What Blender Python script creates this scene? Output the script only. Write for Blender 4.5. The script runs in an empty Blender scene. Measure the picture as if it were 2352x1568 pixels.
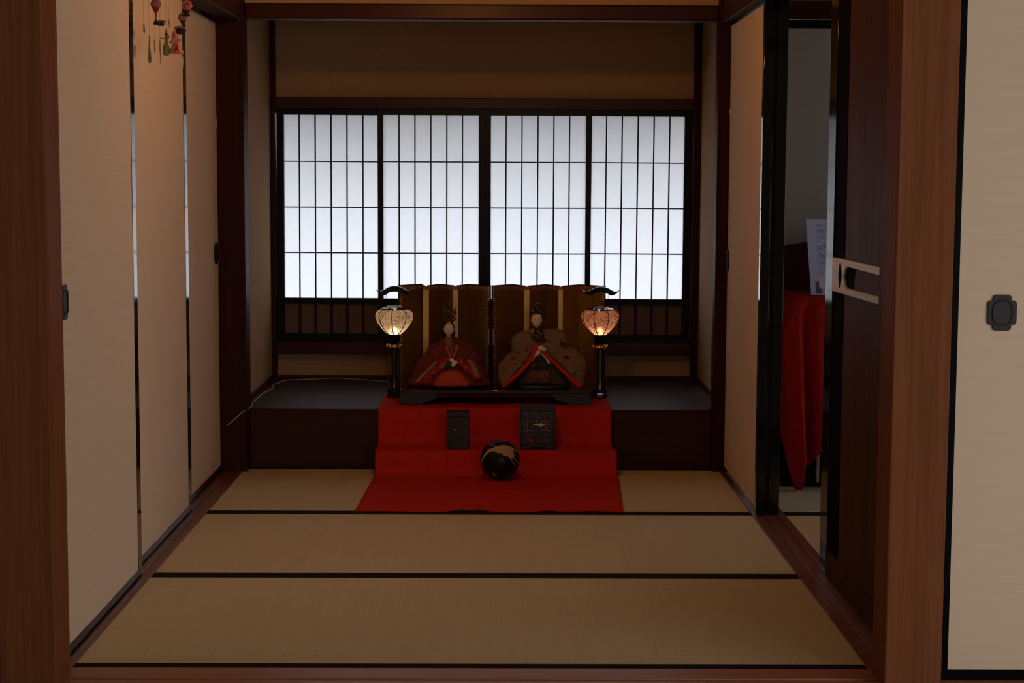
import bpy, bmesh, math, random
from mathutils import Vector, Matrix
random.seed(7)
S = bpy.context.scene
COL = S.collection
PI = math.pi

# ------------------------------------------------------------------ camera / measuring
FPX, CW, CH = 3850.0, 2352.0, 1568.0
CAM = Vector((0.0, 0.0, 1.1217))
FWD = Vector((0.00868702, 0.99524582, -0.09700667)).normalized()
RGT = Vector((0.99995484, -0.00827217, 0.00467782)).normalized()
UPV = RGT.cross(FWD).normalized()
RGT = FWD.cross(UPV).normalized()


def ray(x, y):
    return RGT * ((x - CW / 2) / FPX) + UPV * (-(y - CH / 2) / FPX) + FWD


def at(x, y, Y):
    "point of the photographed place seen at (x, y), at depth Y"
    d = ray(x, y)
    return CAM + d * (Y / d.y)


def atz(x, y, z):
    d = ray(x, y)
    return CAM + d * ((z - CAM.z) / d.z)


def atx(x, y, X):
    d = ray(x, y)
    return CAM + d * (X / d.x)


# ------------------------------------------------------------------ materials
def new_mat(name):
    m = bpy.data.materials.new(name)
    m.use_nodes = True
    nt = m.node_tree
    for n in list(nt.nodes):
        nt.nodes.remove(n)
    out = nt.nodes.new('ShaderNodeOutputMaterial')
    b = nt.nodes.new('ShaderNodeBsdfPrincipled')
    nt.links.new(b.outputs[0], out.inputs[0])
    return m, nt, b, out


def setp(b, **k):
    for key, v in k.items():
        b.inputs[key].default_value = v


def rgba(c):
    return (c[0], c[1], c[2], 1.0)


def coords(nt, scale=(1, 1, 1)):
    tc = nt.nodes.new('ShaderNodeTexCoord')
    mp = nt.nodes.new('ShaderNodeMapping')
    mp.inputs['Scale'].default_value = scale
    nt.links.new(tc.outputs['Object'], mp.inputs['Vector'])
    return mp.outputs['Vector']


def noise(nt, vec, scale, detail=4, rough=0.55):
    n = nt.nodes.new('ShaderNodeTexNoise')
    n.inputs['Scale'].default_value = scale
    n.inputs['Detail'].default_value = detail
    n.inputs['Roughness'].default_value = rough
    nt.links.new(vec, n.inputs['Vector'])
    return n.outputs['Fac']


def ramp(nt, fac, stops):
    r = nt.nodes.new('ShaderNodeValToRGB')
    e = r.color_ramp.elements
    while len(e) < len(stops):
        e.new(0.5)
    for el, (p, c) in zip(e, stops):
        el.position = p
        el.color = rgba(c)
    nt.links.new(fac, r.inputs['Fac'])
    return r.outputs['Color']


def bump(nt, b, fac, strength, dist=0.001):
    n = nt.nodes.new('ShaderNodeBump')
    n.inputs['Strength'].default_value = strength
    n.inputs['Distance'].default_value = dist
    nt.links.new(fac, n.inputs['Height'])
    nt.links.new(n.outputs['Normal'], b.inputs['Normal'])


def plain(name, c, rough=0.5, metal=0.0, coat=0.0, spec=0.5, var=0.12, nscale=30):
    m, nt, b, o = new_mat(name)
    v = coords(nt)
    f = noise(nt, v, nscale)
    lo = tuple(x * (1 - var) for x in c)
    hi = tuple(min(1, x * (1 + var)) for x in c)
    nt.links.new(ramp(nt, f, [(0.3, lo), (0.7, hi)]), b.inputs['Base Color'])
    setp(b, Roughness=rough, Metallic=metal)
    b.inputs['Coat Weight'].default_value = coat
    b.inputs['Coat Roughness'].default_value = 0.08
    b.inputs['Specular IOR Level'].default_value = spec
    return m


def wood(name, c1, c2, axis='Z', rough=0.35, coat=0.0, grain=60, spec=0.5, bmp=0.15):
    m, nt, b, o = new_mat(name)
    sc = [1.0, 1.0, 1.0]
    sc['XYZ'.index(axis)] = 0.035
    v = coords(nt, sc)
    f = noise(nt, v, grain, 5, 0.65)
    v2 = coords(nt, [s * 0.25 for s in sc])
    g = noise(nt, v2, grain * 0.5, 3)
    mx = nt.nodes.new('ShaderNodeMath')
    mx.operation = 'MULTIPLY_ADD'
    nt.links.new(f, mx.inputs[0])
    mx.inputs[1].default_value = 0.6
    hf = nt.nodes.new('ShaderNodeMath')
    hf.operation = 'MULTIPLY'
    nt.links.new(g, hf.inputs[0])
    hf.inputs[1].default_value = 0.4
    nt.links.new(hf.outputs[0], mx.inputs[2])
    nt.links.new(ramp(nt, mx.outputs[0], [(0.32, c1), (0.68, c2)]), b.inputs['Base Color'])
    setp(b, Roughness=rough)
    b.inputs['Coat Weight'].default_value = coat
    b.inputs['Coat Roughness'].default_value = 0.12
    b.inputs['Specular IOR Level'].default_value = spec
    bump(nt, b, f, bmp, 0.0006)
    return m


def fabric(name, stops, scale=40, rough=0.9, detail=3, sheen=0.3, stretch=(1, 1, 1)):
    m, nt, b, o = new_mat(name)
    v = coords(nt, stretch)
    f = noise(nt, v, scale, detail)
    nt.links.new(ramp(nt, f, stops), b.inputs['Base Color'])
    setp(b, Roughness=rough)
    b.inputs['Sheen Weight'].default_value = 0.0
    b.inputs['Specular IOR Level'].default_value = 0.06
    w = noise(nt, v, 600, 2)
    bump(nt, b, w, 0.15, 0.0006)
    return m


def tatami_mat_material():
    m, nt, b, o = new_mat('woven_rush')
    v = coords(nt, (1, 1, 1))
    wv = nt.nodes.new('ShaderNodeTexWave')
    wv.wave_type = 'BANDS'
    wv.bands_direction = 'Y'
    wv.inputs['Scale'].default_value = 48
    wv.inputs['Distortion'].default_value = 0.6
    wv.inputs['Detail'].default_value = 1
    nt.links.new(v, wv.inputs['Vector'])
    wx = nt.nodes.new('ShaderNodeTexWave')
    wx.wave_type = 'BANDS'
    wx.bands_direction = 'X'
    wx.inputs['Scale'].default_value = 22
    wx.inputs['Distortion'].default_value = 0.4
    nt.links.new(v, wx.inputs['Vector'])
    n1 = noise(nt, coords(nt, (0.15, 3, 1)), 30, 4)
    n2 = noise(nt, coords(nt, (6, 0.25, 1)), 9, 3)

    def mul(a, k, add=None):
        q = nt.nodes.new('ShaderNodeMath')
        q.operation = 'MULTIPLY_ADD'
        nt.links.new(a, q.inputs[0])
        q.inputs[1].default_value = k
        if add is None:
            q.inputs[2].default_value = 0
        else:
            nt.links.new(add, q.inputs[2])
        return q.outputs[0]
    s = mul(wv.outputs['Fac'], 0.22, mul(wx.outputs['Fac'], 0.05, mul(n1, 0.4, mul(n2, 0.26))))
    nt.links.new(ramp(nt, s, [(0.3, (0.58, 0.53, 0.345)), (0.7, (0.72, 0.67, 0.45))]), b.inputs['Base Color'])
    setp(b, Roughness=0.7)
    b.inputs['Specular IOR Level'].default_value = 0.12
    bump(nt, b, wv.outputs['Fac'], 0.25, 0.0008)
    return m


def fusuma_paper(name, c):
    m, nt, b, o = new_mat(name)
    f = noise(nt, coords(nt, (0.35, 0.35, 9)), 14, 4, 0.6)
    lo = tuple(x * 0.975 for x in c)
    hi = tuple(min(1, x * 1.02) for x in c)
    nt.links.new(ramp(nt, f, [(0.35, lo), (0.65, hi)]), b.inputs['Base Color'])
    setp(b, Roughness=0.95)
    b.inputs['Specular IOR Level'].default_value = 0.08
    return m


def shoji_paper():
    m, nt, b, o = new_mat('shoji_paper')
    f = noise(nt, coords(nt, (1, 1, 1)), 60, 4)
    col = ramp(nt, f, [(0.3, (0.865, 0.885, 0.91)), (0.7, (0.885, 0.905, 0.93))])
    nt.nodes.remove(b)
    t = nt.nodes.new('ShaderNodeBsdfTranslucent')
    d = nt.nodes.new('ShaderNodeBsdfDiffuse')
    mx = nt.nodes.new('ShaderNodeMixShader')
    mx.inputs[0].default_value = 0.35
    nt.links.new(col, t.inputs['Color'])
    nt.links.new(col, d.inputs['Color'])
    nt.links.new(t.outputs[0], mx.inputs[1])
    nt.links.new(d.outputs[0], mx.inputs[2])
    nt.links.new(mx.outputs[0], o.inputs[0])
    return m


def lantern_paper(name, base, pink, hot):
    m, nt, b, o = new_mat(name)
    v = coords(nt)
    n1 = noise(nt, v, 38, 3)
    vo = nt.nodes.new('ShaderNodeTexVoronoi')
    vo.inputs['Scale'].default_value = 130
    nt.links.new(v, vo.inputs['Vector'])
    dots = ramp(nt, vo.outputs['Distance'], [(0.28, (1, 1, 1)), (0.39, (0, 0, 0))])
    zone = ramp(nt, n1, [(0.44, (0, 0, 0)), (0.52, (1, 1, 1))])
    mk = nt.nodes.new('ShaderNodeMix')
    mk.data_type = 'RGBA'
    mk.blend_type = 'MULTIPLY'
    mk.inputs[0].default_value = 1
    nt.links.new(dots, mk.inputs[6])
    nt.links.new(zone, mk.inputs[7])
    c1 = nt.nodes.new('ShaderNodeMix')
    c1.data_type = 'RGBA'
    c1.inputs[6].default_value = rgba(base)
    c1.inputs[7].default_value = rgba(pink)
    nt.links.new(mk.outputs[2], c1.inputs[0])
    n2 = noise(nt, coords(nt, (1, 1, 1.6)), 75, 5, 0.6)
    tw = ramp(nt, n2, [(0.47, (0, 0, 0)), (0.483, (1, 1, 1)), (0.515, (1, 1, 1)), (0.528, (0, 0, 0))])
    z2 = ramp(nt, noise(nt, v, 30, 2), [(0.45, (0, 0, 0)), (0.53, (0.9, 0.9, 0.9))])
    mk2 = nt.nodes.new('ShaderNodeMix')
    mk2.data_type = 'RGBA'
    mk2.blend_type = 'MULTIPLY'
    mk2.inputs[0].default_value = 1
    nt.links.new(tw, mk2.inputs[6])
    nt.links.new(z2, mk2.inputs[7])
    c2 = nt.nodes.new('ShaderNodeMix')
    c2.data_type = 'RGBA'
    c2.inputs[7].default_value = (0.12, 0.05, 0.04, 1)
    nt.links.new(c1.outputs[2], c2.inputs[6])
    nt.links.new(mk2.outputs[2], c2.inputs[0])
    nt.nodes.remove(b)
    t = nt.nodes.new('ShaderNodeBsdfTranslucent')
    r = nt.nodes.new('ShaderNodeBsdfRefraction')
    r.inputs['IOR'].default_value = 1.22
    r.inputs['Roughness'].default_value = 0.6
    d = nt.nodes.new('ShaderNodeBsdfDiffuse')
    for n in (t, r, d):
        nt.links.new(c2.outputs[2], n.inputs['Color'])
    m1 = nt.nodes.new('ShaderNodeMixShader')
    m1.inputs[0].default_value = hot
    nt.links.new(t.outputs[0], m1.inputs[1])
    nt.links.new(r.outputs[0], m1.inputs[2])
    m2 = nt.nodes.new('ShaderNodeMixShader')
    m2.inputs[0].default_value = 0.25
    nt.links.new(m1.outputs[0], m2.inputs[1])
    nt.links.new(d.outputs[0], m2.inputs[2])
    nt.links.new(m2.outputs[0], o.inputs[0])
    return m


def glow(name, c, s):
    m, nt, b, o = new_mat(name)
    setp(b, **{'Base Color': (0, 0, 0, 1)})
    b.inputs['Emission Color'].default_value = rgba(c)
    b.inputs['Emission Strength'].default_value = s
    return m


def brocade(name='brocade', d='X', sc=70):
    m, nt, b, o = new_mat(name)
    v = coords(nt)
    wx = nt.nodes.new('ShaderNodeTexWave')
    wx.bands_direction = d
    wx.inputs['Scale'].default_value = sc
    wx.inputs['Distortion'].default_value = 0.0
    nt.links.new(v, wx.inputs['Vector'])
    nt.links.new(ramp(nt, wx.outputs['Fac'], [(0.35, (0.06, 0.010, 0.008)), (0.6, (0.62, 0.26, 0.13))]), b.inputs['Base Color'])
    setp(b, Roughness=0.6)
    return m


M = {}
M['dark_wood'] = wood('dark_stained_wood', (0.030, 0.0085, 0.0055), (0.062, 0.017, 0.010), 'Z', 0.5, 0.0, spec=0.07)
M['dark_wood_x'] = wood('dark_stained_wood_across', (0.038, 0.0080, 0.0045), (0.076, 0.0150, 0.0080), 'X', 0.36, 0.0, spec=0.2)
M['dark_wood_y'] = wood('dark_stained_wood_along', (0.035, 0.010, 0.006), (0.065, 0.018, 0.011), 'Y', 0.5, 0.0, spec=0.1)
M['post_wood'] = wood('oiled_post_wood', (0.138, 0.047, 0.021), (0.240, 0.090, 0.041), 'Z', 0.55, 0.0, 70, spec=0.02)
M['sill_wood'] = wood('worn_sill_wood', (0.125, 0.052, 0.028), (0.25, 0.112, 0.062), 'Y', 0.40, 0.0, 80)
M['sill_wood_x'] = wood('worn_sill_wood_across', (0.27, 0.105, 0.045), (0.46, 0.19, 0.085), 'X', 0.42, 0.0, 80)
M['board_wood'] = wood('board_door_wood', (0.046, 0.020, 0.012), (0.102, 0.045, 0.026), 'Z', 0.55, 0.0, 75, spec=0.03)
M['worn_wood'] = wood('worn_grey_wood', (0.42, 0.425, 0.45), (0.76, 0.78, 0.82), 'Y', 0.5, 0.0, 120)
M['toko_wood'] = wood('lacquered_alcove_board', (0.034, 0.012, 0.008), (0.064, 0.023, 0.015), 'X', 0.5, 0.0, 40, spec=0.1)
M['koshi_wood'] = wood('low_panel_wood', (0.11, 0.055, 0.032), (0.17, 0.085, 0.05), 'Z', 0.5, 0.0, 50)
M['plaster'] = plain('earth_plaster', (0.44, 0.295, 0.16), 0.95, spec=0.1, var=0.07, nscale=90)
M['plaster_warm'] = plain('upper_plaster', (0.50, 0.37, 0.2), 0.95, spec=0.1, var=0.05, nscale=60)
M['fusuma'] = fusuma_paper('fusuma_paper', (0.70, 0.585, 0.46))
M['fusuma_grey'] = fusuma_paper('grey_fusuma_paper', (0.46, 0.425, 0.395))
M['lacquer'] = plain('black_lacquer', (0.006, 0.006, 0.007), 0.06, coat=0.6, var=0.02)
M['lacquer_soft'] = plain('black_lacquer_satin', (0.004, 0.004, 0.005), 0.4, coat=0.0, var=0.05, spec=0.2)
M['lacquer_stile'] = plain('black_lacquer_stile', (0.004, 0.004, 0.005), 0.10, coat=0.0, var=0.02, spec=0.22)
M['lacquer_dull'] = plain('black_lacquer_dull', (0.003, 0.003, 0.004), 0.5, coat=0.0, var=0.02, spec=0.04)
M['iron'] = plain('black_iron', (0.0085, 0.0095, 0.0135), 0.5, 0.0, spec=0.3, var=0.3, nscale=80)
M['tatami'] = tatami_mat_material()
M['border'] = fabric('mat_border_cloth', [(0.3, (0.017, 0.011, 0.010)), (0.7, (0.030, 0.019, 0.018))], 200)
M['felt'] = fabric('red_felt', [(0.3, (0.54, 0.026, 0.015)), (0.7, (0.61, 0.032, 0.019))], 25, 0.95, 4, 0.15)
M['cloth'] = fabric('red_cloth', [(0.3, (0.46, 0.020, 0.012)), (0.7, (0.54, 0.026, 0.015))], 25, 0.8, 4, 0.1)
M['shoji'] = shoji_paper()
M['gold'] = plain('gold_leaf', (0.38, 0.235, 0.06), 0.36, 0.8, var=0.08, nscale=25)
M['gold_lit'] = plain('lit_gold_leaf', (0.66, 0.42, 0.12), 0.4, 0.6, var=0.08, nscale=25)  # brighter copy of the screen gold; light on the flat folds put into colour
M['brass'] = plain('gilt_metal', (0.80, 0.56, 0.22), 0.25, 1.0, var=0.1)
M['fitting'] = plain('pale_fitting', (0.72, 0.66, 0.58), 0.35, 0.2, var=0.05)
M['chrome'] = plain('pale_metal', (0.75, 0.72, 0.68), 0.15, 1.0, var=0.05)
M['silver'] = plain('dull_silver_paint', (0.36, 0.36, 0.35), 0.45, 0.3, var=0.25)
M['brocade'] = brocade()
M['brocade_side'] = brocade('brocade_side', 'Z', 32)
M['white'] = plain('doll_white', (0.90, 0.80, 0.74), 0.45, var=0.02)
M['hair'] = plain('black_hair', (0.008, 0.006, 0.006), 0.4, var=0.2)
M['matte_black'] = plain('matte_black', (0.004, 0.004, 0.004), 0.9, spec=0.03)
M['ink'] = plain('ink_black', (0.01, 0.008, 0.008), 0.6)
M['lip'] = plain('lip_red', (0.30, 0.02, 0.02), 0.5)
M['robe_red'] = fabric('wine_brocade', [(0.30, (0.10, 0.020, 0.018)), (0.48, (0.20, 0.035, 0.028)), (0.60, (0.14, 0.045, 0.030)), (0.72, (0.30, 0.13, 0.08))], 55)
M['sleeve_red'] = fabric('red_patterned_silk', [(0.35, (0.42, 0.025, 0.02)), (0.58, (0.36, 0.02, 0.02)), (0.66, (0.50, 0.22, 0.15))], 70, 0.75)
M['orange_silk'] = fabric('vermilion_silk', [(0.3, (0.52, 0.075, 0.03)), (0.7, (0.62, 0.10, 0.04))], 20, 0.7)
M['red_silk'] = fabric('scarlet_silk', [(0.3, (0.60, 0.035, 0.018)), (0.7, (0.68, 0.045, 0.02))], 20, 0.7)
M['olive'] = fabric('olive_silk', [(0.3, (0.20, 0.13, 0.06)), (0.7, (0.28, 0.18, 0.09))], 60)
M['gold_grey'] = fabric('faded_gold_silk', [(0.3, (0.26, 0.17, 0.12)), (0.7, (0.36, 0.25, 0.17))], 60)
M['robe_olive'] = fabric('olive_brown_brocade', [(0.28, (0.13, 0.055, 0.035)), (0.44, (0.26, 0.185, 0.115)), (0.62, (0.23, 0.16, 0.10)), (0.74, (0.42, 0.19, 0.09))], 42)
M['hakama'] = fabric('charcoal_silk', [(0.35, (0.05, 0.045, 0.043)), (0.65, (0.095, 0.085, 0.08))], 30)
M['belt_brown'] = fabric('brown_brocade', [(0.4, (0.12, 0.05, 0.03)), (0.65, (0.22, 0.10, 0.055))], 70)
M['purple'] = fabric('dark_purple_silk', [(0.3, (0.05, 0.03, 0.03)), (0.7, (0.08, 0.045, 0.04))], 40)
M['teal'] = plain('dark_teal_lacquer', (0.014, 0.022, 0.026), 0.45, var=0.1)
M['fan'] = plain('dark_fan', (0.03, 0.025, 0.022), 0.6)
M['black_box'] = plain('aged_black_lacquer', (0.013, 0.010, 0.009), 0.28, coat=0.1, var=0.3, nscale=50)
M['red_cord'] = fabric('red_silk_cord', [(0.3, (0.55, 0.04, 0.015)), (0.7, (0.65, 0.06, 0.02))], 90)
M['gold_paint'] = plain('gold_paint', (0.72, 0.55, 0.24), 0.45, 0.4, var=0.15, nscale=200)
M['orange_paint'] = plain('orange_leaf_paint', (0.62, 0.26, 0.10), 0.5)
M['moss_paint'] = plain('grey_green_paint', (0.085, 0.078, 0.055), 0.6, var=0.3, nscale=200)
M['ball_black'] = plain('black_thread', (0.004, 0.004, 0.004), 0.35, var=0.3, nscale=200, spec=0.3)
M['crane'] = fabric('beige_crane_embroidery', [(0.35, (0.42, 0.30, 0.20)), (0.62, (0.56, 0.42, 0.29))], 130)
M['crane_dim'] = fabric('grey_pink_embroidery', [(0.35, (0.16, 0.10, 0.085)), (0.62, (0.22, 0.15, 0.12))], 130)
M['cord_white'] = plain('white_cord', (0.52, 0.49, 0.45), 0.5)
M['notice'] = plain('lavender_paper', (0.64, 0.67, 0.98), 0.7, var=0.02)
M['notice_ink'] = plain('notice_ink', (0.15, 0.14, 0.26), 0.8)
M['notice_pale'] = plain('pale_paper', (0.80, 0.81, 0.97), 0.7, var=0.02)
M['white_paint'] = plain('white_paint', (0.7, 0.68, 0.66), 0.5)
M['pink_felt'] = fabric('pink_crepe', [(0.3, (0.55, 0.20, 0.13)), (0.7, (0.66, 0.27, 0.18))], 60)
M['rose'] = fabric('rose_crepe', [(0.3, (0.50, 0.13, 0.09)), (0.7, (0.62, 0.20, 0.13))], 70)
M['mauve'] = fabric('mauve_crepe', [(0.3, (0.25, 0.10, 0.075)), (0.7, (0.36, 0.16, 0.11))], 70, stretch=(8, 8, 0.5))
M['dark_red'] = fabric('dark_red_crepe', [(0.3, (0.22, 0.025, 0.018)), (0.7, (0.28, 0.035, 0.02))], 60)
M['moss'] = fabric('moss_green_crepe', [(0.3, (0.19, 0.19, 0.075)), (0.7, (0.26, 0.25, 0.11))], 60)
M['grey_green'] = fabric('grey_green_crepe', [(0.3, (0.19, 0.16, 0.085)), (0.7, (0.25, 0.21, 0.12))], 60)
M['brown_dark'] = fabric('dark_brown_crepe', [(0.3, (0.035, 0.022, 0.012)), (0.7, (0.055, 0.035, 0.02))], 60)
M['thread'] = plain('brown_thread', (0.34, 0.18, 0.09), 0.9)
M['ceiling'] = wood('ceiling_board', (0.16, 0.085, 0.045), (0.24, 0.13, 0.07), 'X', 0.6, 0.0, 30)
M['front_wall'] = plain('front_room_plaster', (0.42, 0.36, 0.27), 0.95, spec=0.1, var=0.05)


# ------------------------------------------------------------------ mesh builder
class MB:
    def __init__(self):
        self.v, self.f, self.mi = [], [], []

    def add(self, verts, faces, mi=0):
        k = len(self.v)
        self.v += [Vector(p) for p in verts]
        for f in faces:
            self.f.append([i + k for i in f])
            self.mi.append(mi)
        return self

    def box(self, x0, x1, y0, y1, z0, z1, mi=0):
        p = [(x0, y0, z0), (x1, y0, z0), (x1, y1, z0), (x0, y1, z0), (x0, y0, z1), (x1, y0, z1), (x1, y1, z1), (x0, y1, z1)]
        return self.add(p, [(0, 3, 2, 1), (4, 5, 6, 7), (0, 1, 5, 4), (1, 2, 6, 5), (2, 3, 7, 6), (3, 0, 4, 7)], mi)

    def prism(self, out, plane, lo, hi, mi=0):
        n = len(out)

        def P(a, b, c):
            return {'XZ': (a, c, b), 'YZ': (c, a, b), 'XY': (a, b, c)}[plane]
        vs = [P(a, b, lo) for a, b in out] + [P(a, b, hi) for a, b in out]
        fs = [list(range(n))[::-1], list(range(n, 2 * n))]
        fs += [(i, (i + 1) % n, n + (i + 1) % n, n + i) for i in range(n)]
        return self.add(vs, fs, mi)

    def tube(self, pts, r, n=8, mi=0):
        pts = [Vector(p) for p in pts]
        rs = r if isinstance(r, (list, tuple)) else [r] * len(pts)
        vs, fs = [], []
        for i, p in enumerate(pts):
            t = (pts[min(i + 1, len(pts) - 1)] - pts[max(i - 1, 0)]).normalized()
            a = Vector((0, 0, 1)) if abs(t.z) < 0.9 else Vector((1, 0, 0))
            u = t.cross(a).normalized()
            w = t.cross(u).normalized()
            for k in range(n):
                th = 2 * PI * k / n
                vs.append(p + u * (rs[i] * math.cos(th)) + w * (rs[i] * math.sin(th)))
        for i in range(len(pts) - 1):
            for k in range(n):
                fs.append((i * n + k, i * n + (k + 1) % n, (i + 1) * n + (k + 1) % n, (i + 1) * n + k))
        fs.append(tuple(range(n)))
        fs.append(tuple(range((len(pts) - 1) * n, len(pts) * n))[::-1])
        return self.add(vs, fs, mi)

    def lathe(self, prof, c, n=32, mi=0, cap=True, scale=(1, 1), a0=0.0):
        c = Vector(c)
        vs, fs = [], []
        for r, z in prof:
            for k in range(n):
                th = a0 + 2 * PI * k / n
                vs.append(c + Vector((r * math.cos(th) * scale[0], r * math.sin(th) * scale[1], z)))
        for i in range(len(prof) - 1):
            for k in range(n):
                fs.append((i * n + k, i * n + (k + 1) % n, (i + 1) * n + (k + 1) % n, (i + 1) * n + k))
        if cap:
            fs.append(tuple(range(n))[::-1])
            fs.append(tuple(range((len(prof) - 1) * n, len(prof) * n)))
        return self.add(vs, fs, mi)

    def ball(self, c, r, nu=20, nv=12, mi=0, shape=None):
        c = Vector(c)
        r = r if isinstance(r, (list, tuple)) else (r, r, r)
        vs, fs = [c + Vector((0, 0, -r[2]))], []
        for j in range(1, nv):
            ph = -PI / 2 + PI * j / nv
            for k in range(nu):
                th = 2 * PI * k / nu
                d = Vector((math.cos(ph) * math.cos(th), math.cos(ph) * math.sin(th), math.sin(ph)))
                p = Vector((d.x * r[0], d.y * r[1], d.z * r[2]))
                if shape:
                    p = shape(d, p)
                vs.append(c + p)
        vs.append(c + Vector((0, 0, r[2])))
        for k in range(nu):
            fs.append((0, 1 + (k + 1) % nu, 1 + k))
        for j in range(nv - 2):
            for k in range(nu):
                a = 1 + j * nu
                fs.append((a + k, a + (k + 1) % nu, a + nu + (k + 1) % nu, a + nu + k))
        top = len(vs) - 1
        a = 1 + (nv - 2) * nu
        for k in range(nu):
            fs.append((top, a + k, a + (k + 1) % nu))
        return self.add(vs, fs, mi)

    def loft(self, secs, n=18, mi=0, sub=3):
        "secs: (A, B, front depth, back depth): rounded sections between two border curves"
        ss = []
        for i in range(len(secs) - 1):
            A0, B0, f0, b0 = secs[i]
            A1, B1, f1, b1 = secs[i + 1]
            for k in range(sub):
                t = k / sub
                ss.append((Vector(A0).lerp(Vector(A1), t), Vector(B0).lerp(Vector(B1), t), f0 + (f1 - f0) * t, b0 + (b1 - b0) * t))
        ss.append((Vector(secs[-1][0]), Vector(secs[-1][1]), secs[-1][2], secs[-1][3]))
        vs, fs = [], []
        for A, B, f, b in ss:
            c = (A + B) / 2
            h = (B - A) / 2
            for k in range(n):
                th = 2 * PI * k / n
                s = math.sin(th)
                sx = math.copysign(abs(math.cos(th)) ** 0.8, math.cos(th))
                d = -f * abs(s) ** 0.8 if s >= 0 else b * abs(s) ** 0.8
                vs.append(c + h * sx + Vector((0, d, 0)))
        m = len(ss)
        for i in range(m - 1):
            for k in range(n):
                fs.append((i * n + k, i * n + (k + 1) % n, (i + 1) * n + (k + 1) % n, (i + 1) * n + k))
        fs.append(tuple(range(n))[::-1])
        fs.append(tuple(range((m - 1) * n, m * n)))
        return self.add(vs, fs, mi)

    def build(self, name, mats, parent=None, origin=None, smooth=True, angle=40, bevel=0.0, subsurf=0, crease=0.0, **props):
        if not isinstance(mats, (list, tuple)):
            mats = [mats]
        base = Vector((0, 0, 0))
        if origin is not None:
            base = Vector(origin)
        elif parent is not None:
            base = world_of(parent)
        me = bpy.data.meshes.new(name)
        me.from_pydata([tuple(p - base) for p in self.v], [], self.f)
        for m in mats:
            me.materials.append(m)
        me.polygons.foreach_set('material_index', self.mi)
        bm = bmesh.new()
        bm.from_mesh(me)
        bmesh.ops.recalc_face_normals(bm, faces=bm.faces)
        bm.to_mesh(me)
        bm.free()
        if smooth:
            me.polygons.foreach_set('use_smooth', [True] * len(me.polygons))
            me.set_sharp_from_angle(angle=math.radians(angle))
        me.update()
        o = bpy.data.objects.new(name, me)
        COL.objects.link(o)
        if parent is not None:
            o.parent = parent
            o.location = base - world_of(parent)
        else:
            o.location = base
        if bevel:
            md = o.modifiers.new('bevel', 'BEVEL')
            md.width = bevel
            md.segments = 2
            md.limit_method = 'ANGLE'
            md.angle_limit = math.radians(50)
        if subsurf:
            md = o.modifiers.new('smooth', 'SUBSURF')
            md.levels = md.render_levels = subsurf
        if crease:
            tx = bpy.data.textures.get('creases')
            if tx is None:
                tx = bpy.data.textures.new('creases', 'CLOUDS')
                tx.noise_scale = 0.028
                tx.noise_depth = 2
            md = o.modifiers.new('creases', 'DISPLACE')
            md.texture = tx
            md.texture_coords = 'LOCAL'
            md.strength = crease
            md.mid_level = 0.5
        tag(o, **props)
        return o


def world_of(o):
    p = Vector(o.location)
    while o.parent is not None:
        o = o.parent
        p = p + Vector(o.location)
    return p


def tag(o, label=None, cat=None, group=None, kind=None):
    if label:
        o['label'] = label
    if cat:
        o['category'] = cat
    if group:
        o['group'] = group
    if kind:
        o['kind'] = kind
    return o


def empty(name, loc, label, cat, group=None, kind=None):
    o = bpy.data.objects.new(name, None)
    o.location = loc
    o.empty_display_size = 0.05
    COL.objects.link(o)
    return tag(o, label, cat, group, kind)


def bx(name, mat, x0, x1, y0, y1, z0, z1, parent=None, bevel=0.0015, **k):
    return MB().box(x0, x1, y0, y1, z0, z1).build(name, mat, parent, bevel=bevel, **k)


def struct(name, mb, mat, label, cat, bevel=0.002, **k):
    return mb.build(name, mat, None, bevel=bevel, label=label, cat=cat, kind='structure', **k)


TZ = 0.2314            # alcove floor height
XL, XR = -0.972, 0.856  # mat area between the two sills
YB = 7.443             # alcove back wall

# ------------------------------------------------------------------ setting: floors, walls, beams
struct('floor', MB().box(-2.7, 3.3, -2.1, 7.5, -0.12, -0.05), M['sill_wood_x'], 'subfloor under the mats of all three rooms', 'floor', 0)
struct('floor_front', MB().box(-2.7, 2.9, -2.05, 3.60, -0.05, -0.002), M['tatami'], 'floor of the front room where the photographer sits', 'floor', 0)

# threshold across the front opening
sill = MB().box(-1.09, 0.99, 3.60, 3.655, -0.05, 0.004)
sill.box(-1.09, 0.99, 3.655, 3.672, -0.05, -0.003)
sill.box(-1.09, 0.99, 3.672, 3.752, -0.05, 0.004)
struct('trim_1', sill, M['sill_wood_x'], 'reddish wooden threshold along the bottom edge of the opening', 'sill', 0.0015)
# left sill beside the fusuma, with grooves
ls = MB().box(-1.09, XL, 3.752, 6.42, -0.05, -0.002)
for a, b in ((-0.995, XL), (-1.021, -1.018), (-1.045, -1.042)):
    ls.box(a, b, 3.752, 6.34, -0.003, 0.002)
struct('trim_2', ls, M['sill_wood'], 'worn brown wooden sill under the three left fusuma doors', 'sill', 0.001)
rs = MB().box(XR, 0.968, 3.752, 6.42, -0.05, -0.002)
for a, b in ((XR, 0.872), (0.902, 0.905), (0.912, 0.915), (0.943, 0.968)):
    rs.box(a, b, 3.752, 6.36, -0.003, 0.002)
struct('trim_3', rs, M['sill_wood'], 'grooved brown wooden sill under the right doors, worn pale along its ridges', 'sill', 0.001)

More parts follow.
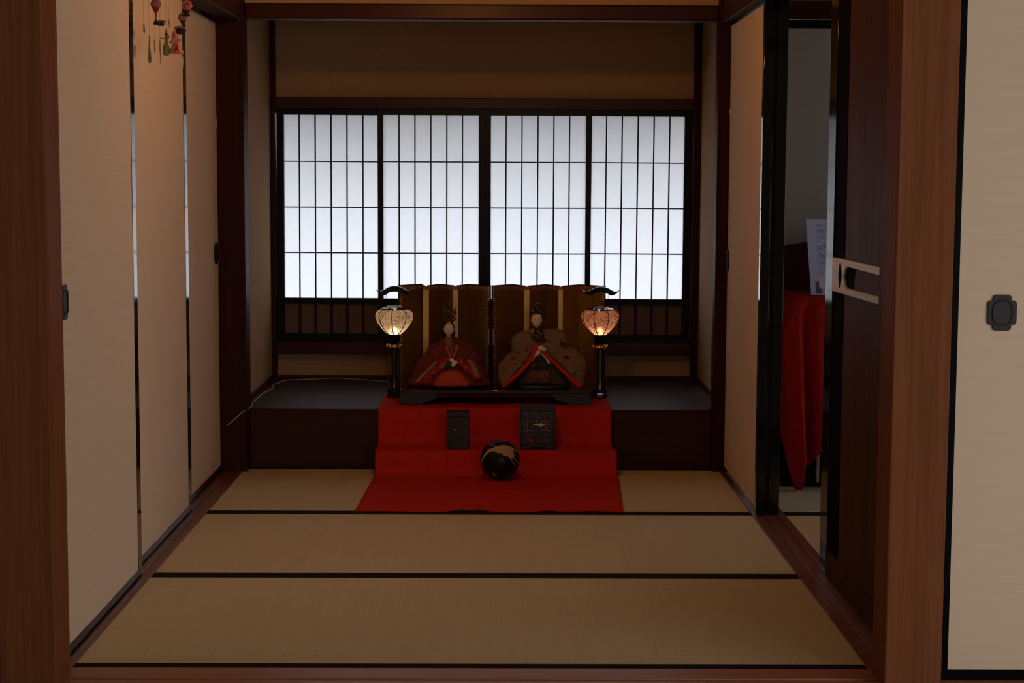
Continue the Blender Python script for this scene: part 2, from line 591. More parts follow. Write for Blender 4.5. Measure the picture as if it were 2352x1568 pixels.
# posts
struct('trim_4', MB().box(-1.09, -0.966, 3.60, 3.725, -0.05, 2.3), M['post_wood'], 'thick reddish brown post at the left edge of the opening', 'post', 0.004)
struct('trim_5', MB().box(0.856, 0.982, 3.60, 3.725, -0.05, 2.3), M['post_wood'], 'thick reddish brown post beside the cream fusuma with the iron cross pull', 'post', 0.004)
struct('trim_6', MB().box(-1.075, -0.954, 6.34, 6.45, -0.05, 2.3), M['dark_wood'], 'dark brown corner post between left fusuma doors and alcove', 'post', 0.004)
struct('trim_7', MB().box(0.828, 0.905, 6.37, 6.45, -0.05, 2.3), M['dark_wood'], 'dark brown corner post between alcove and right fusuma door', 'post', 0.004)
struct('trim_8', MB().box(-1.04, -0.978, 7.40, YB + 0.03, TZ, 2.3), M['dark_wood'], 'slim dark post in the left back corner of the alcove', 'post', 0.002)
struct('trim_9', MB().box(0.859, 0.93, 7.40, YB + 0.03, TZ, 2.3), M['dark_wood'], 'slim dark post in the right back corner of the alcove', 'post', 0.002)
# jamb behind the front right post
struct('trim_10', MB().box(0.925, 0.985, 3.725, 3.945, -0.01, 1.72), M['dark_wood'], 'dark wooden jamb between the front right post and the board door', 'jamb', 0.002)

# lintels
lt = MB().box(-0.954, 0.828, 6.385, 6.47, 1.713, 1.771)
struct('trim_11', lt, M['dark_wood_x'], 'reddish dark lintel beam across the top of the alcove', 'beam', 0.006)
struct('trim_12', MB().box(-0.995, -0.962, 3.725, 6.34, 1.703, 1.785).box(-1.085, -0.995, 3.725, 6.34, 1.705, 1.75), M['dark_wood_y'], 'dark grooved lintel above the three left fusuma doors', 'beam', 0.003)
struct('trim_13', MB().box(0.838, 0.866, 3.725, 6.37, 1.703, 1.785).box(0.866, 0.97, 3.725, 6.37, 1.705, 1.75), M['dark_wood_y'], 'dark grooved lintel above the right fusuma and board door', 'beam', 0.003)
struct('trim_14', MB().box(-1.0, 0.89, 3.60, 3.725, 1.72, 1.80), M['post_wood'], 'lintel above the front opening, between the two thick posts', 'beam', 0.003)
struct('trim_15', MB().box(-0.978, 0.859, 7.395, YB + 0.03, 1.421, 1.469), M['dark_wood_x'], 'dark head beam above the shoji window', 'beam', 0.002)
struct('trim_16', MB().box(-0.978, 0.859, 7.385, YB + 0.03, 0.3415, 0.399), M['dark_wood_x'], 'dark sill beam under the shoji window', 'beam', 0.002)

# walls
wb = MB().box(-1.06, 0.95, YB, YB + 0.09, 1.45, 2.35)
wb.box(-1.06, 0.95, YB, YB + 0.09, 0.0, 0.36)
wb.box(-1.06, -0.985, YB, YB + 0.09, 0.36, 1.45)
wb.box(0.865, 0.95, YB, YB + 0.09, 0.36, 1.45)
wb.box(-1.06, 0.95, YB + 0.022, YB + 0.09, 1.402, 1.47)
wb.box(-1.06, 0.95, YB + 0.022, YB + 0.09, 0.34, 0.42)
struct('wall_back', wb, M['plaster'], 'ochre plaster back wall of the alcove around the shoji window', 'wall', 0)
struct('wall_left', MB().box(-1.08, -1.0, 6.45, YB, 0.0, 2.35), M['plaster'], 'ochre plaster side wall on the left of the alcove', 'wall', 0)
struct('wall_right', MB().box(0.89, 0.97, 6.45, YB, 0.0, 2.35), M['plaster'], 'ochre plaster side wall on the right of the alcove', 'wall', 0)
struct('wall_above_alcove', MB().box(-0.96, 0.83, 6.40, 6.46, 1.765, 2.35), M['plaster_warm'], 'yellowish plaster strip above the alcove lintel', 'wall', 0)
struct('wall_above_left_doors', MB().box(-1.07, -0.98, 3.725, 6.34, 1.75, 2.35), M['plaster_warm'], 'plaster band above the left fusuma lintel', 'wall', 0)
struct('wall_above_right_doors', MB().box(0.85, 0.95, 3.725, 6.37, 1.75, 2.35), M['plaster_warm'], 'plaster band above the right door lintel', 'wall', 0)
struct('wall_left_outer', MB().box(-1.16, -1.09, 3.725, 6.45, -0.05, 2.35), M['plaster'], 'closet wall behind the left fusuma doors', 'wall', 0)
struct('ceiling', MB().box(-1.12, 0.97, 3.70, YB, 2.30, 2.36), M['ceiling'], 'boarded ceiling over the mats and alcove', 'ceiling', 0)
# alcove platform
struct('trim_17', MB().box(-0.954, 0.828, 6.42, 6.50, -0.05, TZ), M['toko_wood'], 'dark front riser board of the raised alcove', 'riser', 0.004)
struct('floor_alcove', MB().box(-1.02, 0.91, 6.45, YB + 0.01, TZ - 0.05, TZ - 0.0002), M['toko_wood'], 'dark polished board floor of the raised alcove', 'floor', 0)
struct('baseboard_back', MB().box(-0.985, 0.868, 7.42, YB + 0.01, TZ, TZ + 0.012), M['dark_wood_x'], 'thin dark baseboard under the alcove back wall', 'baseboard', 0.001)
struct('baseboard_left', MB().box(-1.01, -0.986, 6.45, 7.40, TZ, TZ + 0.014), M['dark_wood_y'], 'thin dark baseboard along the alcove left wall', 'baseboard', 0.001)
struct('baseboard_right', MB().box(0.876, 0.90, 6.45, 7.40, TZ, TZ + 0.014), M['dark_wood_y'], 'thin dark baseboard along the alcove right wall', 'baseboard', 0.001)

# front room shell behind the camera, with its window on the right
fw = MB().box(-2.7, -1.09, 3.62, 3.70, -0.05, 2.35).box(1.95, 2.9, 3.66, 3.74, -0.05, 2.35)
fw.box(-1.09, 2.9, 3.63, 3.70, 1.79, 2.35)
struct('wall_front', fw, M['front_wall'], 'partition of the front room around the opening', 'wall', 0)
struct('wall_front_left', MB().box(-2.78, -2.7, -2.1, 3.7, -0.05, 2.35), M['front_wall'], 'left wall of the front room', 'wall', 0)
fr = MB().box(2.9, 2.98, -2.1, -0.6, -0.05, 2.35).box(2.9, 2.98, 2.4, 3.7, -0.05, 2.35)
fr.box(2.9, 2.98, -0.6, 2.4, 1.75, 2.35).box(2.9, 2.98, -0.6, 2.4, -0.05, 0.1)
struct('wall_front_right', fr, M['front_wall'], 'right wall of the front room with its window opening', 'wall', 0)
struct('wall_front_back', MB().box(-2.78, 2.98, -2.18, -2.1, -0.05, 2.35), M['front_wall'], 'rear wall of the front room', 'wall', 0)
struct('ceiling_front', MB().box(-2.78, 2.98, -2.18, 3.72, 2.35, 2.41), M['ceiling'], 'ceiling of the front room', 'ceiling', 0)

# side room on the right
struct('wall_side_far', MB().box(0.97, 3.3, 6.90, 6.98, 1.84, 2.4), M['fusuma_grey'], 'grey wall above the beam in the side room', 'wall', 0)
struct('trim_18', MB().box(0.97, 3.3, 6.885, 6.98, 1.768, 1.84), M['dark_wood_x'], 'dark beam above the grey fusuma in the side room', 'beam', 0)
struct('wall_side_right', MB().box(3.2, 3.28, 3.7, 6.98, -0.05, 0.3).box(3.2, 3.28, 3.7, 6.98, 1.6, 2.4).box(3.2, 3.28, 3.7, 5.0, 0.3, 1.6).box(3.2, 3.28, 6.6, 6.98, 0.3, 1.6), M['front_wall'], 'far right wall of the side room', 'wall', 0)
struct('wall_side_front', MB().box(1.95, 3.28, 3.74, 3.80, -0.05, 2.4), M['front_wall'], 'front wall of the side room', 'wall', 0)
struct('ceiling_side', MB().box(0.95, 3.28, 3.74, 6.98, 2.36, 2.42), M['ceiling'], 'ceiling of the side room', 'ceiling', 0)


# ------------------------------------------------------------------ tatami mats
def tatami(x0, x1, y0, y1, label, bf, bb, group):
    e = empty('tatami_mat', (x0, y0, 0), label, 'tatami mat', group)
    MB().box(x0, x1, y0, y1, -0.05, 0.0).build('mat_surface', M['tatami'], e)
    for a, b in ((y0 + 0.0006, y0 + bf), (y1 - bb, y1 - 0.0006)):
        if b - a > 0.002:
            MB().box(x0, x1, a, b, -0.0005, 0.0012).build('cloth_border', M['border'], e, label='dark cloth border')
    return e


G = 'tatami mats of the small room'
tatami(XL, XR, 3.754, 4.663, 'tatami mat nearest the front threshold', 0.042, 0.030, G)
tatami(XL, XR, 4.663, 5.556, 'tatami mat in the middle of the floor, clear of the red felt', 0.030, 0.028, G)
tatami(XL, XR, 5.556, 6.418, 'tatami mat under the red felt, against the alcove riser', 0.028, 0.02, G)
G = 'tatami mats of the side room'
tatami(0.968, 3.2, 5.556, 6.90, 'tatami mat under the red-draped table in the side room', 0.028, 0.0, G)
tatami(0.968, 3.2, 3.80, 5.556, 'tatami mat inside the side room doorway, before the table', 0.0, 0.028, G)


# ------------------------------------------------------------------ shoji window
def shoji(n, x0, x1, pl, pr, bars, yf, label, tilt=0.0):
    z0, z1 = 0.400, 1.4195
    pz0, pz1 = 0.588, 1.394
    e = empty('window_%d' % n, ((x0 + x1) / 2, yf, z0), label, 'window', 'shoji panels of the alcove window', 'structure')
    y0, y1 = yf, yf + 0.026
    f = MB().box(x0, pl, y0, y1, z0, z1).box(pr, x1, y0, y1, z0, z1)
    f.box(pl, pr, y0, y1, pz1, z1).box(pl, pr, y0, y1, 0.5614, pz0).box(pl, pr, y0, y1, z0, 0.429)
    f.build('frame', M['lacquer_soft'], e, bevel=0.001)
    MB().box(pl - 0.004, pr + 0.004, yf + 0.0165, yf + 0.0175, pz0 - 0.004, pz1 + 0.004).build('paper', M['shoji'], e)
    g = MB()
    for b in bars:
        g.box(b - 0.0028, b + 0.0028, yf + 0.004, yf + 0.0165, pz0, pz1)
    for y in (370, 475, 579.5):
        z = at(1100, y + 2.4, 7.42).z
        g.box(pl, pr, yf + 0.006, yf + 0.0165, z - 0.0026, z + 0.0026)
    g.build('lattice', M['lacquer_soft'], e)
    MB().box(pl - 0.003, pr + 0.003, yf + 0.014, yf + 0.02, 0.425, 0.566).build('low_board', M['koshi_wood'], e, label='brown wooden low board')
    q = MB()
    for b in bars:
        q.box(b - 0.0052, b + 0.0052, yf + 0.004, yf + 0.0142, 0.429, 0.5614)
    q.build('batten', M['dark_wood'], e)
    e.rotation_euler = (0, tilt, 0)
    return e


def bars_at(xs, Y):
    return [at(x, 430, Y).x for x in xs]


def xs(x, Y=7.42):
    return at(x, 430, Y).x


YF, YR = 7.405, 7.433
shoji(1, -0.9778, xs(876), xs(650.5), xs(868), bars_at((686.5, 723, 759.5, 796, 832.5), YR), YR, 'shoji panel at the left end of the alcove window', 0.0024)
shoji(2, xs(868), xs(1114), xs(880.5), xs(1100), bars_at((916.5, 953, 989.5, 1026, 1062), YF), YF, 'shoji panel left of the centre stiles, behind the doll with the crown')
shoji(3, xs(1113.8), xs(1357), xs(1127), xs(1345), bars_at((1162, 1198.5, 1235, 1271.5, 1307.5), YF), YF, 'shoji panel right of the centre stiles, behind the doll with the black cap')
shoji(4, xs(1349), 0.8562, xs(1357.5), xs(1571), bars_at((1391, 1427, 1463.5, 1500, 1536), YR), YR, 'shoji panel at the right end of the alcove window', 0.0024)


# ------------------------------------------------------------------ door pulls and sliding doors
def rrect(w, h, r, n=6):
    pts = []
    for cx, cy, a in ((w / 2 - r, h / 2 - r, 0), (-w / 2 + r, h / 2 - r, 90), (-w / 2 + r, -h / 2 + r, 180), (w / 2 - r, -h / 2 + r, 270)):
        for k in range(n + 1):
            t = math.radians(a + 90 * k / n)
            pts.append((cx + r * math.cos(t), cy + r * math.sin(t)))
    return pts


def oval(w, h, p=2.6, n=40):
    o = []
    for k in range(n):
        t = 2 * PI * k / n
        c, s = math.cos(t), math.sin(t)
        o.append((w / 2 * math.copysign(abs(c) ** (2 / p), c), h / 2 * math.copysign(abs(s) ** (2 / p), s)))
    return o


def door_pull(parent, c, plane, sgn, s=1.0, mat=None):
    "cross-shaped iron plate with a sunken oval"
    mb = MB()

    def off(o):
        a0 = c[1] if plane == 'YZ' else c[0]
        return [(a0 + a, c[2] + b) for a, b in o]
    base = c[0] if plane == 'YZ' else c[1]

    def pr(o, d0, d1):
        lo, hi = sorted((base + sgn * d0, base + sgn * d1))
        mb.prism(off(o), plane, lo, hi)
    pr(rrect(0.042 * s, 0.080 * s, 0.009 * s), 0, 0.004)
    pr(rrect(0.065 * s, 0.055 * s, 0.009 * s), 0, 0.0038)
    # raised rim of the oval and its sunken dish
    out, inn = oval(0.046 * s, 0.058 * s), oval(0.040 * s, 0.052 * s)
    n = len(out)
    ring = []
    for o, d in ((out, 0.0038), (out, 0.0058), (inn, 0.0058), (inn, 0.0040)):
        for a, b in off(o):
            w = base + sgn * d
            ring.append((w, a, b) if plane == 'YZ' else (a, w, b))
    fs = []
    for i in range(3):
        for k in range(n):
            fs.append((i * n + k, i * n + (k + 1) % n, (i + 1) * n + (k + 1) % n, (i + 1) * n + k))
    mb.add(ring, fs)
    return mb.build('door_pull', mat or M['iron'], parent, bevel=0.001, label='black iron cross-shaped pull')


def fusuma_side(name, X, sgn, y0, y1, z0, z1, label, pull=None, stile=0.02, rail_b=0.027, th=0.022, pscale=1.0, group=None, paper=None):
    "sliding paper door lying along Y; visible face at X, facing sgn"
    a, b = sorted((X, X - sgn * th))
    e = MB().box(a + 0.0015, b - 0.0015, y0 + stile - 0.002, y1 - stile + 0.002, z0 + rail_b - 0.002, z1 - 0.02).build(
        name, paper or M['fusuma'], None, origin=((a + b) / 2, (y0 + y1) / 2, z0), label=label, cat='door', group=group, kind='structure')
    f = MB().box(a, b, y0, y0 + stile, z0, z1).box(a, b, y1 - stile, y1, z0, z1)
    f.box(a, b, y0 + stile, y1 - stile, z0, z0 + rail_b).box(a, b, y0 + stile, y1 - stile, z1 - 0.022, z1)
    f.build('lacquered_frame', M['lacquer'], e, bevel=0.0012, label='black lacquered frame')
    if pull:
        door_pull(e, (X, pull[0], pull[1]), 'YZ', sgn, pscale)
    return e


fusuma_side('door_1', -1.000, 1, 3.74, 4.655, 0.0005, 1.712, 'cream fusuma door nearest the front left post, iron pull at its near edge', (3.862, 0.832), 0.045)
fusuma_side('door_2', -1.0265, 1, 4.60, 5.575, 0.0005, 1.712, 'cream fusuma door behind the small hanging ornaments, second from the front left post', None, 0.05)
fusuma_side('door_3', -1.0525, 1, 5.52, 6.345, 0.0005, 1.712, 'cream fusuma door beside the dark alcove corner post, left wall', (6.27, 0.836), 0.02)
fusuma_side('door_4', 0.868, -1, 5.535, 6.365, 0.0005, 1.712, 'orange-lit cream fusuma door beside the alcove, right wall', (6.315, 0.817), 0.03, 0.027, 0.030)
fusuma_side('door_5', 0.914, -1, 5.545, 6.365, 0.0005, 1.712, 'black-edged sliding door stacked behind the orange-lit fusuma', None, 0.03, 0.027, 0.034)

# far right fusuma of the front room, facing the camera
e = MB().box(1.015, 1.935, 3.6815, 3.699, 0.024, 1.70).build('door_6', M['fusuma'], None, origin=(1.45, 3.69, 0), label='cream fusuma door with black iron cross pull at the right edge, beside the thick post', cat='door', kind='structure')
f = MB().box(0.984, 1.0175, 3.68, 3.70, 0.0, 1.72).box(1.93, 1.96, 3.68, 3.70, 0.0, 1.72)
f.box(1.0175, 1.93, 3.68, 3.70, 0.0, 0.0235).box(1.0175, 1.93, 3.68, 3.70, 1.69, 1.72)
f.build('lacquered_frame', M['lacquer_dull'], e, bevel=0.0012, label='black lacquered frame')
door_pull(e, (1.1131, 3.68, 0.831), 'XZ', -1)
struct('trim_19', MB().box(0.982, 1.97, 3.66, 3.74, -0.05, -0.0005), M['sill_wood_x'], 'threshold under the fusuma at the right edge', 'sill', 0.001)

# grey fusuma across the side room
e = MB().box(0.99, 2.0, 6.905, 6.925, 0.02, 1.735).build('door_7', M['fusuma_grey'], None, origin=(1.5, 6.91, 0), label='grey papered door at the back of the side room, behind the notice', cat='door', kind='structure')
MB().box(0.972, 0.992, 6.90, 6.93, 0.0, 1.767).box(1.99, 2.02, 6.90, 6.93, 0, 1.767).box(0.99, 1.99, 6.90, 6.93, 1.733, 1.767).box(0.99, 1.99, 6.90, 6.93, 0.0, 0.024).build('lacquered_frame', M['lacquer_soft'], e, label='black lacquered frame')
struct('wall_side_back', MB().box(2.02, 3.28, 6.90, 6.98, -0.05, 1.77), M['front_wall'], 'back wall of the side room beside the grey door', 'wall', 0)

# board door
X = 0.935
e = MB().box(X + 0.006, X + 0.018, 3.95, 4.68, 0.03, 1.69).build('door_8', M['board_wood'], None, origin=(X + 0.015, 4.35, 0.0), label='dark wooden board door with pale worn grip rails, on the right', cat='door', kind='structure')
MB().box(X, X + 0.028, 4.668, 4.768, 0.0005, 1.712).build('far_stile', M['lacquer_stile'], e, bevel=0.002, label='black stile mirroring the window')
MB().box(X + 0.004, X + 0.024, 4.535, 4.668, 0.03, 1.69).build('inner_stile', M['matte_black'], e, bevel=0.002)
MB().box(X, X + 0.028, 3.945, 4.078, 0.0005, 1.712).build('near_stile', M['board_wood'], e, bevel=0.003)
MB().box(X, X + 0.028, 4.078, 4.668, 0.0005, 0.05).box(X + 0.002, X + 0.02, 4.078, 4.668, 0.05, 0.075).build('bottom_rail', M['board_wood'], e, bevel=0.002)
MB().box(X, X + 0.028, 4.078, 4.668, 1.66, 1.712).build('top_rail', M['board_wood'], e, bevel=0.002)
out = [(4.662, 0.907), (4.085, 0.909), (4.085, 0.8895), (4.472, 0.8905), (4.490, 0.884), (4.505, 0.873), (4.515, 0.861), (4.505, 0.849), (4.490, 0.838), (4.472, 0.832), (4.085, 0.8366), (4.085, 0.8176), (4.662, 0.8134)]
MB().prism(out, 'YZ', X - 0.003, X + 0.006).build('grip_rail', M['worn_wood'], e, bevel=0.001, label='pale worn wooden grip rails')
MB().prism([(4.514, 0.836), (4.514, 0.889), (4.40, 0.8905), (4.42, 0.8345)], 'YZ', X + 0.003, X + 0.006).build('recess_shade', M['matte_black'], e, label='black plate painting the shade of the grip recess')  # flat black plate, the shade of the recess put into its colour
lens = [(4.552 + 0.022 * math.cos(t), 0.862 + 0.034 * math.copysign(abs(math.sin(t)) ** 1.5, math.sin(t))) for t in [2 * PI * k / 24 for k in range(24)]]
MB().prism(lens, 'YZ', X - 0.0036, X).build('hole_shade', M['matte_black'], e, label='black lens-shaped plate painting the shade in the finger hole')  # solid black lens on the rail, painting the dark inside of a hole


# ------------------------------------------------------------------ red felt over the steps
prof = [(6.97, TZ + 0.004), (6.45, TZ + 0.004), (6.43, TZ + 0.004), (6.418, TZ + 0.0025), (6.4125, TZ - 0.004), (6.4105, 0.19), (6.404, 0.14), (6.398, 0.118), (6.388, 0.105), (6.372, 0.0995), (6.33, 0.0985), (6.285, 0.098), (6.266, 0.094), (6.257, 0.083), (6.253, 0.06), (6.247, 0.03), (6.238, 0.014), (6.218, 0.006), (6.18, 0.0055), (6.05, 0.005), (5.85, 0.005), (5.68, 0.005), (5.60, 0.005), (5.566, 0.005)]
NX = 72
fl = MB()
vs = []
tot = 0
arc = [0]
for i in range(1, len(prof)):
    arc.append(arc[-1] + math.hypot(prof[i][0] - prof[i - 1][0], prof[i][1] - prof[i - 1][1]))


def felt_edges(y, z):
    if y > 6.30:
        return (-0.4585, 0.4415)
    if y > 6.2:
        return (-0.4600, 0.4525)
    t = (6.2 - y) / 0.64
    return (-0.462 - 0.0165 * t, 0.458 - 0.031 * t)


for i, (y, z) in enumerate(prof):
    l, r = felt_edges(y, z)
    for k in range(NX + 1):
        t = k / NX
        x = l + (r - l) * t
        zz, yy = z, y
        if 5 <= i <= 16:
            yy += 0.0025 * math.sin(t * 9 + 1.0) + 0.0015 * math.sin(t * 23)
        if i >= 21:
            w = (i - 20) / 3.0
            for c, s, a in ((-0.118, 0.030, 0.0085), (-0.056, 0.022, 0.008), (0.17, 0.03, 0.005), (0.33, 0.05, 0.003)):
                zz += w * a * math.exp(-((x - c) / s) ** 2)
            yy += w * 0.004 * math.sin(t * 17)
        vs.append((x, yy, zz))
fs = []
for i in range(len(prof) - 1):
    for k in range(NX):
        a = i * (NX + 1) + k
        fs.append((a, a + 1, a + NX + 2, a + NX + 1))
fl.add(vs, fs)
felt = fl.build('felt_cloth', M['felt'], None, origin=(0, 6.25, 0.0), angle=80, label='red felt cloth draped from the alcove down a step onto the tatami', cat='cloth')
md = felt.modifiers.new('thick', 'SOLIDIFY')
md.thickness = 0.003
md.offset = -1
FZ = TZ + 0.0045   # felt surface in the alcove

# ------------------------------------------------------------------ doll platform
px0, px1 = -0.3845, 0.3685
e = empty('display_stand', (-0.01, 6.55, FZ), 'black lacquered low stand under both dolls, on the red felt', 'display stand')
MB().box(px0, px1, 6.53, 6.775, 0.2775, 0.2935).build('stand_top', M['lacquer'], e, bevel=0.003)
for s in (-1, 1):
    c = (px0 + px1) / 2
    hw = (px1 - px0) / 2

    def mx(a):
        return c + s * a
    o = [(mx(hw), 0.279), (mx(hw), FZ), (mx(hw - 0.085), FZ), (mx(hw - 0.092), FZ + 0.006), (mx(hw - 0.12), FZ + 0.012), (mx(hw - 0.143), FZ + 0.022), (mx(hw - 0.153), FZ + 0.034), (mx(hw - 0.155), 0.279)]
    MB().prism(o, 'XZ', 6.527, 6.552).build('leg', M['teal'], e, bevel=0.002)
    MB().prism(o, 'XZ', 6.745, 6.770).build('leg', M['teal'], e, bevel=0.002)
MB().box(px0 + 0.15, px1 - 0.15, 6.533, 6.545, 0.272, 0.2785).build('apron', M['lacquer_soft'], e)


# ------------------------------------------------------------------ gold folding screens
def screen(pix, ends_label, n_strip):
    ztop, z0 = at(1127, 655, 6.855).z, FZ
    YN, YFAR = 6.855, 6.95
    pts = []
    for x, kind in pix:
        if kind == 'n':
            pts.append(at(x, 655, YN).xy)
        elif kind == 'f':
            pts.append(at(x, 651, YFAR).xy)
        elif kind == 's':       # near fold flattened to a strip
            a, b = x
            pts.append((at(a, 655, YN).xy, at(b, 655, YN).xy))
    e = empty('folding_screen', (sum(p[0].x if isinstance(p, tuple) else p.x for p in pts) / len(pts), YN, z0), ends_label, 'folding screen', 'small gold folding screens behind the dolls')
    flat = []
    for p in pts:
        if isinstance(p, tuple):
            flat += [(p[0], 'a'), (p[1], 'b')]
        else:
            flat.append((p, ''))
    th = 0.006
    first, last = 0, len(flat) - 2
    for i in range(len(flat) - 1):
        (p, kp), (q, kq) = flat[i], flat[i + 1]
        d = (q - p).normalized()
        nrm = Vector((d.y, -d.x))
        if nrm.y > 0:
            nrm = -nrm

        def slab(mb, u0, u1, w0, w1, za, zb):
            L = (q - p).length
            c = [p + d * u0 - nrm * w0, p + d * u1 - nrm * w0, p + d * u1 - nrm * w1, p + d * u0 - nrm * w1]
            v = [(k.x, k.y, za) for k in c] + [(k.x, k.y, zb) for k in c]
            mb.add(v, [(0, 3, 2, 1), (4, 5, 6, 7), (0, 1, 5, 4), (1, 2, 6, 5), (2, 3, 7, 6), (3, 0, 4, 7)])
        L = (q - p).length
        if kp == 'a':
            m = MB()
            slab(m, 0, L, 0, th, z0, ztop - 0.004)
            m.build('fold_strip', M['gold_lit'], e, label='gold strip at the fold, its light put into a brighter gold', smooth=False)
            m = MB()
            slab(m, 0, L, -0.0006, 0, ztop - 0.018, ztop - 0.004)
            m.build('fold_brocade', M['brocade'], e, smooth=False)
            continue
        m = MB()
        slab(m, 0, L, 0, th, z0, ztop - 0.0045)
        pn = m.build('screen_panel', M['gold'], e, smooth=False)
        m = MB()
        slab(m, 0.0005, L - 0.0005, -0.0006, 0, ztop - 0.021, ztop - 0.0045)
        m.build('brocade_border', M['brocade'], pn, smooth=False, label='red-brown brocade border')
        m = MB()
        slab(m, 0.0005, L - 0.0005, -0.0006, 0, z0 + 0.004, z0 + 0.018)
        m.build('brocade_border', M['brocade'], pn, smooth=False, label='red-brown brocade border')
        if i in (first, last):
            u0 = 0.004 if i == first else L - 0.018
            m = MB()
            slab(m, u0, u0 + 0.014, -0.0006, 0, z0 + 0.018, ztop - 0.02)
            m.build('side_brocade', M['brocade_side'], pn, smooth=False, label='red-brown brocade edge')
        m = MB()
        slab(m, 0.0012, L - 0.0012, -0.0012, th + 0.001, ztop - 0.0045, ztop)
        m.build('lacquer_rail', M['lacquer'], pn, smooth=False)
        if i in (first, last):
            m = MB()
            u = (0.0, 0.004) if i == first else (L - 0.004, L)
            slab(m, u[0], u[1], -0.0015, th + 0.001, z0, ztop)
            st = m.build('lacquer_stile', M['lacquer'], pn, smooth=False)
            for za, zb in ((ztop - 0.062, ztop - 0.004), (0.440, 0.505)):
                m = MB()
                slab(m, u[0] + 0.0005, u[1] - 0.0008, -0.0024, -0.0014, za, zb)
                m.build('metal_fitting', M['fitting'], pn, smooth=False, label='pale metal edge fitting')
    return e


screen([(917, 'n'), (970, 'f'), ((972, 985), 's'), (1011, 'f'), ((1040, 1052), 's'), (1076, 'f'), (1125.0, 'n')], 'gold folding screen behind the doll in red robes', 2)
screen([(1131.6, 'n'), (1178, 'f'), ((1204, 1216), 's'), (1254, 'f'), ((1283, 1293), 's'), (1331, 'f'), (1389, 'n')], 'gold folding screen behind the doll in the olive robe', 2)


